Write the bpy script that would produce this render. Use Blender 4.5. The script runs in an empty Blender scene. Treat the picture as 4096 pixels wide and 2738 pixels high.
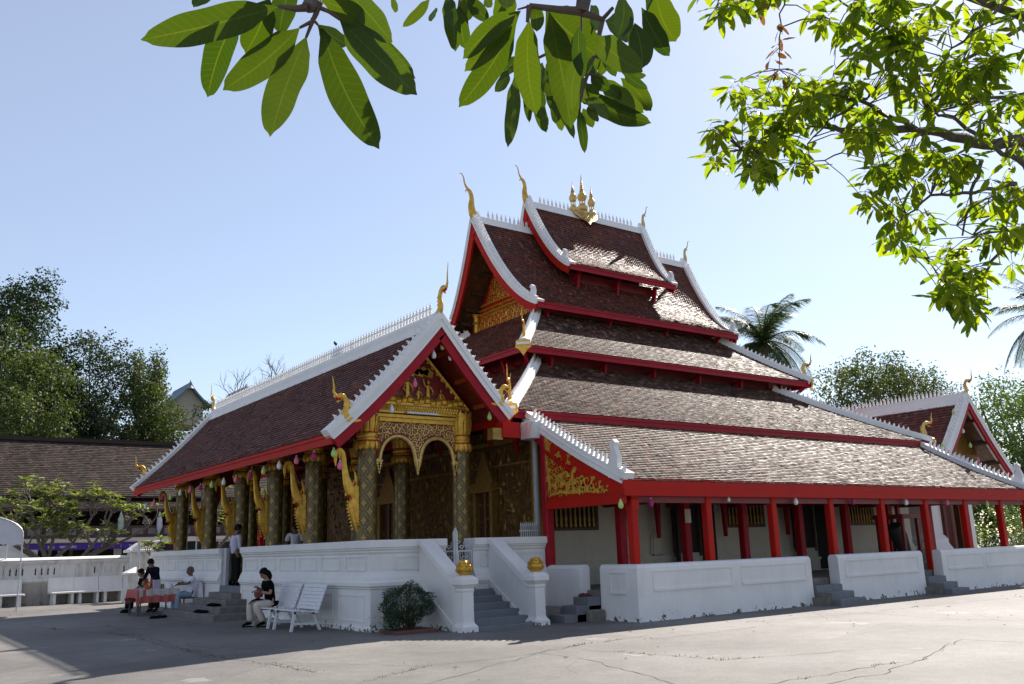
import bpy, bmesh, math, random
import numpy as np
from mathutils import Vector, Matrix
random.seed(7); rng = np.random.default_rng(7)
C = bpy.context.scene.collection
V = Vector
PI = math.pi
X_, Y_, Z_ = V((1,0,0)), V((0,1,0)), V((0,0,1))
# ------------------------------------------------------------------ camera
CAM = V((-8.8031, -17.3185, 1.6))
RT = V((0.81181827, -0.58312787, -0.03021556)); UP = V((-0.10745892, -0.20006453, 0.97387205)); FW = V((0.573937, 0.78736019, 0.22507833))
FPX = 3567.72
def ray(px, py): return FW + RT*((px-2048)/FPX) - UP*((py-1369)/FPX)
def at(px, py, depth): return CAM + ray(px, py)*depth
def aty(px, py, y):
    w = ray(px, py); return CAM + w*((y-CAM.y)/w.y)
def atx(px, py, x):
    w = ray(px, py); return CAM + w*((x-CAM.x)/w.x)
def D(x, y, depth): return at(x*1.746, y*1.746, depth)
# ------------------------------------------------------------------ tagging
def tag(o, label=None, cat=None, group=None, kind=None):
    if label: o['label'] = label
    if cat: o['category'] = cat
    if group: o['group'] = group
    if kind: o['kind'] = kind
    return o
def thing(name, label, cat, loc=(0,0,0), rz=0, group=None):
    o = bpy.data.objects.new(name, None); C.objects.link(o)
    o.location = loc; o.rotation_euler = (0,0,rz); o.empty_display_size = .2
    return tag(o, label, cat, group)
# ------------------------------------------------------------------ mesh builder
class MB:
    def __init__(s): s.v = []; s.f = []; s.uv = []; s.hasuv = False
    def add(s, vs, fs, uvs=None):
        n = len(s.v); s.v += [tuple(a) for a in vs]
        for i, f in enumerate(fs):
            s.f.append(tuple(n+k for k in f))
            if uvs: s.uv.append(uvs[i]); s.hasuv = True
            else: s.uv.append([(0,0)]*len(f))
    def box(s, x0, x1, y0, y1, z0, z1):
        if x0>x1: x0,x1=x1,x0
        if y0>y1: y0,y1=y1,y0
        if z0>z1: z0,z1=z1,z0
        vs = [(x,y,z) for z in (z0,z1) for y in (y0,y1) for x in (x0,x1)]
        s.add(vs, [(0,2,3,1),(4,5,7,6),(0,1,5,4),(2,6,7,3),(0,4,6,2),(1,3,7,5)])
    def bbox(s, x0, x1, y0, y1, z0, z1, b=.02):
        """box with chamfered vertical and top edges"""
        if x0>x1: x0,x1=x1,x0
        if y0>y1: y0,y1=y1,y0
        def ring(i,z,c): return [(x0+i+c,y0+i,z),(x1-i-c,y0+i,z),(x1-i,y0+i+c,z),(x1-i,y1-i-c,z),(x1-i-c,y1-i,z),(x0+i+c,y1-i,z),(x0+i,y1-i-c,z),(x0+i,y0+i+c,z)]
        vs = ring(0,z0,b)+ring(0,z1-b,b)+ring(b,z1,b*.5)
        fs = [tuple(reversed(range(8))), tuple(range(16,24))]
        for k in (0,8):
            for i in range(8): fs.append((k+i,k+(i+1)%8,k+8+(i+1)%8,k+8+i))
        s.add(vs, fs)
    def obox(s, c, ax, ay, az):
        c=V(c); ax=V(ax); ay=V(ay); az=V(az)
        vs=[c+ax*i+ay*j+az*k for k in (-1,1) for j in (-1,1) for i in (-1,1)]
        s.add(vs,[(0,2,3,1),(4,5,7,6),(0,1,5,4),(2,6,7,3),(0,4,6,2),(1,3,7,5)])
    def bar(s, a, b, w, h=None, up=Z_):
        a=V(a); b=V(b); h = w if h is None else h
        d=b-a; L=d.length
        if L<1e-6: return
        d/=L; x=d.cross(up)
        if x.length<1e-4: x=d.cross(X_)
        x.normalize(); y=x.cross(d)
        s.obox((a+b)/2, x*(w/2), d*(L/2), y*(h/2))
    def prism(s, poly, o, ax, ay, n):
        """poly 2d list; o origin; ax, ay axes; n extrusion vector (full)"""
        o=V(o); ax=V(ax); ay=V(ay); n=V(n); k=len(poly)
        vs=[o+ax*p[0]+ay*p[1]-n*.5 for p in poly]+[o+ax*p[0]+ay*p[1]+n*.5 for p in poly]
        fs=[tuple(range(k)), tuple(reversed(range(k,2*k)))]+[(i,k+i,k+(i+1)%k,(i+1)%k) for i in range(k)]
        s.add(vs,fs)
    def tube(s, pts, rad, seg=8, flat=1.0, fn=None, cap=True, uvm=None):
        pts=[V(p) for p in pts]; n=len(pts)
        if not hasattr(rad,'__len__'): rad=[rad]*n
        vs=[]; t0=None; x=None
        for i,p in enumerate(pts):
            t=(pts[min(i+1,n-1)]-pts[max(i-1,0)])
            if t.length<1e-9: t=V((0,0,1))
            t.normalize()
            if fn is not None:
                x=V(fn)-t*V(fn).dot(t)
                if x.length<1e-4: x=t.orthogonal()
            elif x is None: x=t.orthogonal()
            else: x=x-t*x.dot(t)
            x.normalize(); y=t.cross(x)
            for k in range(seg):
                a=2*PI*k/seg; vs.append(p+x*(math.cos(a)*rad[i]*flat)+y*(math.sin(a)*rad[i]))
        fs=[];uv=[]
        for i in range(n-1):
            for k in range(seg):
                fs.append((i*seg+k,i*seg+(k+1)%seg,(i+1)*seg+(k+1)%seg,(i+1)*seg+k))
                uv.append([(k/seg,i),((k+1)/seg,i),((k+1)/seg,i+1),(k/seg,i+1)])
        if cap:
            fs.append(tuple(reversed(range(seg)))); uv.append([(0,0)]*seg)
            fs.append(tuple(range((n-1)*seg,n*seg))); uv.append([(0,0)]*seg)
        s.add(vs,fs,uv)
    def lathe(s, prof, o=(0,0,0), seg=16, az=Z_, uvscale=1.0, sq=False):
        o=V(o); az=V(az).normalized(); x=(X_ if abs(az.dot(X_))<.9 else Y_); x=(x-az*x.dot(az)).normalized(); y=az.cross(x)
        vs=[]; n=len(prof)
        for r,z in prof:
            for k in range(seg):
                a=2*PI*(k+.5)/seg
                vs.append(o+az*z+x*(math.cos(a)*r)+y*(math.sin(a)*r))
        fs=[];uv=[]
        for i in range(n-1):
            for k in range(seg):
                fs.append((i*seg+k,i*seg+(k+1)%seg,(i+1)*seg+(k+1)%seg,(i+1)*seg+k))
                z0,z1=prof[i][1]*uvscale,prof[i+1][1]*uvscale
                uv.append([(k/seg,z0),((k+1)/seg,z0),((k+1)/seg,z1),(k/seg,z1)])
        fs.append(tuple(reversed(range(seg)))); uv.append([(0,0)]*seg)
        fs.append(tuple(range((n-1)*seg,n*seg))); uv.append([(0,0)]*seg)
        s.add(vs,fs,uv)
    def band(s, pts, n, o0, o1, d0, d1):
        """rectangular sweep along pts lying in the plane with normal n; o = offset perpendicular (up), d = along n"""
        pts=[V(p) for p in pts]; n=V(n).normalized(); k=len(pts); vs=[]
        for i,p in enumerate(pts):
            qs=[]
            for a_,b_ in ((i-1,i),(i,i+1)):
                if a_>=0 and b_<k:
                    q=n.cross((pts[b_]-pts[a_]).normalized()); qs.append(-q if q.z<0 else q)
            q=qs[0]
            if len(qs)==2: h=(qs[0]+qs[1]).normalized(); q=h/max(.35,h.dot(qs[0]))
            for o,d in ((o0,d0),(o1,d0),(o1,d1),(o0,d1)): vs.append(p+q*o+n*d)
        fs=[(0,1,2,3),(4*k-1,4*k-2,4*k-3,4*k-4)]
        for i in range(k-1):
            for j in range(4): fs.append((4*i+j,4*i+4+j,4*i+4+(j+1)%4,4*i+(j+1)%4))
        s.add(vs,fs)
    def sweep(s, prof, path, closed=False):
        """prof: closed polygon of (d,z); path: plan points; d measured to the right of travel"""
        P=[V((p[0],p[1],0)) for p in path]; n=len(P); m=len(prof); vs=[]
        for i,p in enumerate(P):
            a=P[i-1] if (i>0 or closed) else None
            b=P[(i+1)%n] if (i<n-1 or closed) else None
            ds=[]
            if a is not None: ds.append((p-a).normalized())
            if b is not None: ds.append((b-p).normalized())
            ns=[V((d.y,-d.x,0)) for d in ds]
            q=ns[0] if len(ns)==1 else (ns[0]+ns[1]).normalized()/max(.3,(ns[0]+ns[1]).normalized().dot(ns[0]))
            for d,z in prof: vs.append(p+q*d+Z_*z)
        fs=[]; R=n if closed else n-1
        for i in range(R):
            for j in range(m):
                fs.append((i*m+j,i*m+(j+1)%m,((i+1)%n)*m+(j+1)%m,((i+1)%n)*m+j))
        if not closed: fs+= [tuple(reversed(range(m))),tuple(range((n-1)*m,n*m))]
        s.add(vs,fs)
    def build(s, name, m, parent=None, smooth=False, label=None, cat=None, group=None, kind=None, world=True):
        me=bpy.data.meshes.new(name); me.from_pydata(s.v,[],s.f)
        if s.hasuv:
            l=me.uv_layers.new(name='UVMap'); flat=[c for f in s.uv for p in f for c in p]
            l.data.foreach_set('uv',flat)
        me.materials.append(m)
        bm=bmesh.new(); bm.from_mesh(me); bmesh.ops.recalc_face_normals(bm, faces=bm.faces); bm.to_mesh(me); bm.free()
        if smooth:
            me.polygons.foreach_set('use_smooth',[True]*len(me.polygons))
            if smooth!='all':
                try: me.set_sharp_from_angle(angle=math.radians(38))
                except Exception: pass
        o=bpy.data.objects.new(name,me); C.objects.link(o)
        if parent is not None:
            o.parent=parent
            if world: me.transform(inv(parent))
        return tag(o,label,cat,group,kind)
def wmat(o):
    M=Matrix.Translation(o.location) @ Matrix.Rotation(o.rotation_euler[2],4,'Z')
    return (wmat(o.parent) @ M) if o.parent is not None else M
def inv(o): return wmat(o).inverted()
def copy_tree(o, parent=None):
    c=o.copy(); C.objects.link(c)
    if parent is not None: c.parent=parent
    for ch in list(o.children): copy_tree(ch,c)
    return c
# ------------------------------------------------------------------ materials
def newmat(name):
    m=bpy.data.materials.new(name); m.use_nodes=True; nt=m.node_tree; b=nt.nodes['Principled BSDF']
    return m,nt,b
def nd(nt,t,**k):
    n=nt.nodes.new(t)
    for a,b in k.items(): setattr(n,a,b)
    return n
def ramp(nt, fac, stops):
    r=nd(nt,'ShaderNodeValToRGB'); e=r.color_ramp.elements
    while len(e)<len(stops): e.new(.5)
    for i,(p,c) in enumerate(stops): e[i].position=p; e[i].color=(*c,1) if len(c)==3 else c
    nt.links.new(fac,r.inputs[0]); return r.outputs[0]
def noise(nt, scale, detail=4, co=None, rough=.6, dist=0):
    n=nd(nt,'ShaderNodeTexNoise'); n.inputs['Scale'].default_value=scale; n.inputs['Detail'].default_value=detail
    n.inputs['Roughness'].default_value=rough; n.inputs['Distortion'].default_value=dist
    if co is not None: nt.links.new(co,n.inputs['Vector'])
    return n.outputs['Fac']
def coord(nt, which='Object'): return nd(nt,'ShaderNodeTexCoord').outputs[which]
def mixc(nt, fac, a, b, mode='MIX'):
    m=nd(nt,'ShaderNodeMix'); m.data_type='RGBA'; m.blend_type=mode
    for i,v in ((0,fac),(6,a),(7,b)):
        if hasattr(v,'links') or hasattr(v,'is_linked'): nt.links.new(v,m.inputs[i])
        else: m.inputs[i].default_value = v if i==0 else (*v,1)
    return m.outputs[2]
def math_(nt, op, a, b=None, c=None):
    m=nd(nt,'ShaderNodeMath',operation=op)
    for i,v in enumerate((a,b,c)):
        if v is None: continue
        if hasattr(v,'is_linked'): nt.links.new(v,m.inputs[i])
        else: m.inputs[i].default_value=v
    return m.outputs[0]
def bump(nt,b,h,strength=.3,dist=.01):
    n=nd(nt,'ShaderNodeBump'); n.inputs['Strength'].default_value=strength; n.inputs['Distance'].default_value=dist
    nt.links.new(h,n.inputs['Height']); nt.links.new(n.outputs[0],b.inputs['Normal'])
def sep(nt,co):
    s=nd(nt,'ShaderNodeSeparateXYZ'); nt.links.new(co,s.inputs[0]); return s.outputs
def mapping(nt,co,scale=(1,1,1),rot=(0,0,0)):
    m=nd(nt,'ShaderNodeMapping'); m.inputs['Scale'].default_value=scale; m.inputs['Rotation'].default_value=rot
    nt.links.new(co,m.inputs[0]); return m.outputs[0]
def simple(name,c,rough=.6,metal=0,var=.12,scale=6,bmp=.15,bd=.004,spec=None,c2=None):
    m,nt,b=newmat(name); co=coord(nt)
    f=noise(nt,scale,5,co)
    c2=c2 or tuple(x*(1-var*2) for x in c)
    nt.links.new(ramp(nt,f,[(.3,c2),(.7,c)]),b.inputs['Base Color'])
    b.inputs['Roughness'].default_value=rough; b.inputs['Metallic'].default_value=metal
    if spec is not None: b.inputs['Specular IOR Level'].default_value=spec
    if bmp: bump(nt,b,noise(nt,scale*8,3,co),bmp,bd)
    return m
def leafmat(name,c1,c2,trans=.45,rough=.5,veins=False,spec=.4,tc=None):
    m,nt,b=newmat(name); out=nt.nodes['Material Output']
    g=nd(nt,'ShaderNodeNewGeometry'); r=g.outputs['Random Per Island']
    col=ramp(nt,r,[(0,c1),(1,c2)])
    if veins:
        uv=coord(nt,'UV'); s=sep(nt,uv); ax=math_(nt,'ABSOLUTE',s[0])
        rib=math_(nt,'LESS_THAN',ax,.045)
        w=math_(nt,'SINE',math_(nt,'SUBTRACT',math_(nt,'MULTIPLY',s[1],95),math_(nt,'MULTIPLY',ax,9)))
        vv=math_(nt,'MULTIPLY',math_(nt,'GREATER_THAN',w,.9),.10)
        col=mixc(nt,vv,col,tuple(min(1,x*2.2+.01) for x in c2)); col=mixc(nt,math_(nt,'MULTIPLY',rib,.6),col,(.09,.12,.03))
        bl=noise(nt,38,3,coord(nt)); col=mixc(nt,math_(nt,'MULTIPLY',math_(nt,'GREATER_THAN',bl,.74),.7),col,(.09,.05,.02))
        bump(nt,b,w,.12,.002)
    nt.links.new(col,b.inputs['Base Color']); b.inputs['Roughness'].default_value=rough; b.inputs['Specular IOR Level'].default_value=spec
    t=nd(nt,'ShaderNodeBsdfTranslucent'); mx=nd(nt,'ShaderNodeMixShader'); mx.inputs[0].default_value=trans
    tcol=mixc(nt,1.0,col,tc or (1.9,1.7,.5),'MULTIPLY'); nt.links.new(tcol,t.inputs[0])
    nt.links.new(b.outputs[0],mx.inputs[1]); nt.links.new(t.outputs[0],mx.inputs[2]); nt.links.new(mx.outputs[0],out.inputs[0])
    return m
def whitemat(name,base=(.75,.735,.72),dirt=.0,grime=(.10,.09,.07),zh=.22,stain=0.0):
    m,nt,b=newmat(name); co=coord(nt,'Object'); g=nd(nt,'ShaderNodeNewGeometry'); s=sep(nt,g.outputs['Position'])
    n1=noise(nt,1.3,6,co); col=ramp(nt,n1,[(.35,tuple(x*.93 for x in base)),(.65,base)])
    if dirt:
        n2=noise(nt,7,6,co,.7); h=math_(nt,'SUBTRACT',1,math_(nt,'DIVIDE',s[2],zh)); f=math_(nt,'GREATER_THAN',math_(nt,'ADD',n2,math_(nt,'MULTIPLY',h,.20)),.93-dirt*.18)
        lim=math_(nt,'LESS_THAN',s[2],zh*1.6)
        col=mixc(nt,math_(nt,'MULTIPLY',f,lim),col,grime)
    if stain:
        st=noise(nt,2.2,7,mapping(nt,co,(1.6,1.6,.35)),.72)
        col=mixc(nt,math_(nt,'MULTIPLY',math_(nt,'SMOOTH_MIN',math_(nt,'MULTIPLY',math_(nt,'MAXIMUM',math_(nt,'SUBTRACT',st,.5),0),6),1,.1),stain),col,(.2,.19,.17))
    nt.links.new(col,b.inputs['Base Color']); b.inputs['Roughness'].default_value=.75; b.inputs['Specular IOR Level'].default_value=.3
    bump(nt,b,math_(nt,'ADD',noise(nt,14,5,co),math_(nt,'MULTIPLY',noise(nt,2.1,3,co),5)),.35,.008)
    return m
M={}
M['white']=whitemat('white_plaster',stain=.08); M['whited']=whitemat('white_plaster_stained',dirt=1.2,stain=.10)
M['whitel']=whitemat('grimy_lower_plaster',(.36,.34,.31),dirt=1.0,stain=1.0,zh=.5)
M['whiteo']=whitemat('old_white_plaster',(.66,.66,.65),dirt=.6,stain=.55,zh=.5)
M['crest']=whitemat('white_crest',(.77,.76,.745))
M['wallw']=whitemat('cream_plaster',(.60,.54,.45),stain=.2)
M['red']=simple('red_paint',(.46,.009,.004),.55,0,.10,2.2,.3,.004,spec=.15,c2=(.34,.014,.008))
M['crim']=simple('crimson_paint',(.34,.006,.017),.5,0,.12,3,.1,spec=.2)
M['dred']=simple('dark_red_paint',(.20,.012,.014),.5,0,.15,3,.1)
M['brownw']=simple('brown_wood',(.09,.045,.03),.6,0,.2,5,.3)
M['dark']=simple('dark_timber',(.018,.014,.012),.6,0,.2,5,.3)
M['grey']=simple('grey_step_paint',(.17,.18,.20),.7,0,.12,3,.25)
M['cement']=simple('bare_cement',(.22,.20,.18),.9,0,.2,5,.5,.01,c2=(.12,.11,.09))
M['iron']=simple('white_iron',(.55,.56,.58),.4,.2,.1,6,.1)
M['wpaint']=simple('white_painted_wood',(.72,.72,.74),.5,0,.1,8,.25)
M['bark']=simple('grey_bark',(.17,.14,.12),.9,0,.25,9,.7,.02)
M['twig']=simple('brown_twig',(.12,.085,.06),.85,0,.2,20,.4,.005)
M['gold']=None
def goldmat(name,c=(.62,.40,.075),metal=.55,rough=.36,red=False):
    m,nt,b=newmat(name); co=coord(nt)
    n=noise(nt,9,5,co); col=ramp(nt,n,[(.3,tuple(x*.62 for x in c)),(.68,c)])
    nt.links.new(col,b.inputs['Base Color']); b.inputs['Metallic'].default_value=metal; b.inputs['Roughness'].default_value=rough
    v=nd(nt,'ShaderNodeTexVoronoi'); v.inputs['Scale'].default_value=30; nt.links.new(co,v.inputs['Vector'])
    bump(nt,b,v.outputs['Distance'],.35,.01)
    return m
M['gold']=goldmat('gold_paint',(.74,.43,.06)); M['goldp']=goldmat('pale_gold',(.72,.50,.16),.45,.4); M['goldd']=goldmat('old_gold',(.36,.21,.05),.6,.42)
def relief():
    m,nt,b=newmat('gilded_relief'); co=coord(nt)
    n=noise(nt,5,8,co,.7); v=nd(nt,'ShaderNodeTexVoronoi'); v.feature='F1'; v.inputs['Scale'].default_value=9; nt.links.new(mapping(nt,co,(1,1,.6)),v.inputs['Vector'])
    h=math_(nt,'ADD',math_(nt,'MULTIPLY',n,.6),math_(nt,'MULTIPLY',v.outputs['Distance'],.6))
    nt.links.new(ramp(nt,n,[(.3,(.07,.034,.011)),(.55,(.16,.08,.022)),(.75,(.40,.22,.045))]),b.inputs['Base Color'])
    b.inputs['Metallic'].default_value=.5; b.inputs['Roughness'].default_value=.42; bump(nt,b,h,.9,.08); return m
M['relief']=relief()
def stencil(name,base,fig,cell=.3,amt=.8,metal=.5):
    """repeating stencilled lozenges, laid in metres on the surface's UV"""
    m,nt,b=newmat(name); uv=coord(nt,'UV'); s=sep(nt,uv)
    def cellf(ox,oy):
        fx=math_(nt,'ABSOLUTE',math_(nt,'SUBTRACT',math_(nt,'FRACT',math_(nt,'ADD',s[0],ox)),.5)); fy=math_(nt,'ABSOLUTE',math_(nt,'SUBTRACT',math_(nt,'FRACT',math_(nt,'ADD',s[1],oy)),.5))
        return fx,fy
    x1,y1=cellf(0,0); x2,y2=cellf(.5,.5)
    q=lambda x,y:math_(nt,'POWER',math_(nt,'ADD',math_(nt,'POWER',x,.62),math_(nt,'POWER',y,.62)),1/.62)
    p1=q(x1,y1); p2=q(x2,y2)
    band=lambda p:math_(nt,'MULTIPLY',math_(nt,'GREATER_THAN',p,.36),math_(nt,'LESS_THAN',p,.50))
    dk=math_(nt,'MAXIMUM',band(p1),band(p2)); core=math_(nt,'MAXIMUM',math_(nt,'LESS_THAN',p1,.36),math_(nt,'LESS_THAN',p2,.36))
    n=noise(nt,9,3,uv); ng=math_(nt,'GREATER_THAN',n,.47)
    f=math_(nt,'ADD',core,math_(nt,'MULTIPLY',math_(nt,'SUBTRACT',1,core),math_(nt,'ADD',.22,math_(nt,'MULTIPLY',ng,.38))))
    f=math_(nt,'MULTIPLY',math_(nt,'MULTIPLY',f,math_(nt,'SUBTRACT',1,dk)),amt)
    nt.links.new(mixc(nt,f,base,fig),b.inputs['Base Color']); nt.links.new(math_(nt,'MULTIPLY',f,metal),b.inputs['Metallic']); b.inputs['Roughness'].default_value=.33
    return m
M['lacq']=stencil('lacquered_column',(.010,.012,.007),(.34,.22,.045),amt=.72)
M['soff']=stencil('stencilled_soffit',(.055,.022,.018),(.22,.12,.04),amt=.55)
M['soffr']=stencil('red_soffit',(.16,.010,.012),(.28,.10,.02),amt=.4,metal=.3)
def tilemat(name,stops,rough=.5,sp=.17):
    m,nt,b=newmat(name); g=nd(nt,'ShaderNodeNewGeometry'); r=g.outputs['Random Per Island']; co=coord(nt)
    col=ramp(nt,r,stops); n=noise(nt,1.2,5,co); col=mixc(nt,math_(nt,'MULTIPLY',math_(nt,'SMOOTH_MAX',math_(nt,'SUBTRACT',n,.42),0,.1),2.2),col,(.045,.038,.03))
    nt.links.new(col,b.inputs['Base Color']); nt.links.new(math_(nt,'ADD',rough-.1,math_(nt,'MULTIPLY',r,.22)),b.inputs['Roughness'])
    b.inputs['Specular IOR Level'].default_value=sp; bump(nt,b,noise(nt,60,3,co),.3,.003); return m
M['tile']=tilemat('clay_tile',[(0,(.075,.022,.016)),(.5,(.145,.042,.028)),(.93,(.19,.062,.043)),(1,(.26,.14,.11))],.6)
M['tiled']=tilemat('weathered_tile',[(0,(.022,.011,.008)),(.16,(.055,.027,.02)),(.45,(.10,.048,.034)),(.82,(.155,.08,.06)),(.95,(.20,.125,.10)),(1,(.34,.26,.22))],.62,.13)
M['tileo']=tilemat('old_brown_tile',[(0,(.025,.019,.016)),(.6,(.048,.034,.029)),(1,(.085,.056,.045))],.7,.1)
def groundmat():
    m,nt,b=newmat('worn_concrete'); co=coord(nt); 
    n1=noise(nt,.25,6,co,.6); n2=noise(nt,3.5,8,co,.75); n3=noise(nt,22,6,co,.85)
    base=ramp(nt,n1,[(.32,(.095,.088,.082)),(.5,(.15,.141,.132)),(.68,(.20,.191,.181))])
    base=mixc(nt,.55,base,ramp(nt,n2,[(.3,(.55,.53,.5)),(.6,(1,1,1)),(.75,(1.15,1.15,1.14))]),'MULTIPLY')
    base=mixc(nt,.7,base,ramp(nt,n3,[(.35,(.5,.48,.46)),(.52,(1,1,1)),(.68,(1.35,1.35,1.35))]),'MULTIPLY')
    w=nd(nt,'ShaderNodeMixRGB'); w.inputs[0].default_value=.10
    nn=nd(nt,'ShaderNodeTexNoise'); nn.inputs['Scale'].default_value=1.1; nn.inputs['Detail'].default_value=6; nt.links.new(co,nn.inputs['Vector'])
    nt.links.new(co,w.inputs[1]); nt.links.new(nn.outputs['Color'],w.inputs[2])
    v=nd(nt,'ShaderNodeTexVoronoi'); v.feature='DISTANCE_TO_EDGE'; v.inputs['Scale'].default_value=.42; nt.links.new(w.outputs[0],v.inputs['Vector'])
    gate=math_(nt,'GREATER_THAN',noise(nt,.7,2,co),.47)
    cr=math_(nt,'MULTIPLY',math_(nt,'LESS_THAN',v.outputs['Distance'],.0035),gate)
    base=mixc(nt,math_(nt,'MULTIPLY',cr,.8),base,(.08,.065,.045))
    vc=nd(nt,'ShaderNodeTexVoronoi'); vc.feature='F1'; vc.inputs['Scale'].default_value=.22; nt.links.new(w.outputs[0],vc.inputs['Vector']); sx=nd(nt,'ShaderNodeSeparateColor'); nt.links.new(vc.outputs['Color'],sx.inputs[0])
    base=mixc(nt,.8,base,ramp(nt,sx.outputs[0],[(0,(.80,.80,.80)),(.5,(1,.99,.97)),(1,(1.14,1.13,1.12))]),'MULTIPLY')
    st=noise(nt,.9,7,co,.8); base=mixc(nt,math_(nt,'MULTIPLY',math_(nt,'MAXIMUM',math_(nt,'SUBTRACT',st,.55),0),3.2),base,(.09,.082,.07))
    pt=math_(nt,'GREATER_THAN',noise(nt,.55,4,co),.66); base=mixc(nt,math_(nt,'MULTIPLY',pt,.35),base,(.33,.32,.30))
    nt.links.new(base,b.inputs['Base Color']); b.inputs['Roughness'].default_value=.8
    bump(nt,b,math_(nt,'ADD',n3,math_(nt,'MULTIPLY',cr,-1.5)),.5,.012); return m
M['ground']=groundmat()
M['grass']=leafmat('grass_blades',(.05,.09,.015),(.10,.14,.03),.3)
M['asph']=simple('asphalt',(.06,.06,.06),.9,0,.2,8,.5)
M['earth']=simple('hill_earth',(.05,.06,.025),.95,0,.3,1,.5)
M['lfar']=leafmat('hill_foliage',(.012,.032,.010),(.034,.060,.016),.2,.7,spec=.2)
M['lfar2']=leafmat('hill_foliage_light',(.032,.062,.016),(.075,.10,.024),.3,.6)
M['lfar3']=leafmat('hill_foliage_grey',(.022,.04,.018),(.05,.068,.03),.2,.7,spec=.2)
M['lolive']=leafmat('olive_foliage',(.025,.05,.014),(.07,.09,.025),.35,.6)
M['lmid']=leafmat('garden_foliage',(.03,.07,.02),(.08,.13,.03),.4,.5)
M['bushl']=leafmat('dark_shrub_leaf',(.02,.045,.018),(.04,.075,.028),.25,.5)
M['palm']=leafmat('palm_frond',(.02,.05,.025),(.06,.09,.03),.35,.45)
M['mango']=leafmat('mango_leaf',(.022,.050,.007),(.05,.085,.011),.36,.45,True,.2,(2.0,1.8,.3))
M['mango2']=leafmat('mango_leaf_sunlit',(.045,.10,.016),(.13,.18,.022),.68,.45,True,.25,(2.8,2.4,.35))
M['mangob']=leafmat('withered_leaf',(.16,.07,.03),(.22,.13,.05),.4,.5,True,.4,(1.4,1.2,.8))
M['frang']=leafmat('frangipani_leaf',(.06,.11,.025),(.17,.2,.05),.4,.5)
def plain(name,c,rough=.6,metal=0,emit=0,spec=.5):
    m,nt,b=newmat(name); b.inputs['Base Color'].default_value=(*c,1); b.inputs['Roughness'].default_value=rough; b.inputs['Metallic'].default_value=metal; b.inputs['Specular IOR Level'].default_value=spec
    if emit: b.inputs['Emission Color'].default_value=(*c,1); b.inputs['Emission Strength'].default_value=emit
    return m
M['skin']=simple('skin',(.36,.19,.12),.5,0,.06,12,.05); M['skin2']=simple('tan_skin',(.17,.08,.05),.5,0,.06,12,.05); M['hair']=simple('dark_hair',(.007,.005,.004),.6,0,.2,40,.2,spec=.12); M['hairg']=simple('cropped_grey_hair',(.12,.09,.08),.7,0,.2,40,.3)
M['lips']=plain('lips',(.25,.07,.06)); M['eye']=plain('eye_dark',(.02,.015,.012),.3)
M['tblack']=simple('black_cotton',(.006,.006,.007),.9,0,.2,10,.2,spec=.05); M['tcream']=simple('cream_cotton',(.62,.54,.47),.8,0,.08,8,.3); M['tlilac']=simple('pale_lilac_shirt',(.55,.52,.66),.8,0,.08,8,.3)
M['twhite']=simple('white_tshirt',(.74,.72,.80),.8,0,.06,8,.3); M['tnavy']=simple('navy_jacket',(.009,.010,.02),.85,0,.2,8,.2,spec=.06); M['tblue']=simple('light_blue_jeans',(.25,.34,.46),.8,0,.1,8,.3); M['tolive']=simple('dark_olive_trousers',(.014,.015,.012),.85,0,.1,8,.2,spec=.06)
M['bag']=simple('maroon_leather',(.16,.04,.035),.5,0,.15,8,.3); M['tblue2']=simple('blue_shirt',(.03,.05,.28),.8,0,.1,8,.3)
M['lgreen']=simple('green_lantern_paper',(.42,.62,.16),.7,0,.04,8,.1); M['lwhite']=simple('white_lantern_paper',(.72,.72,.70),.7,0,.04,8,.1); M['lpink']=simple('pink_lantern_paper',(.72,.16,.25),.7,0,.04,8,.1); M['lmag']=simple('magenta_lantern_paper',(.36,.012,.13),.7,0,.04,8,.1)
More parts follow.
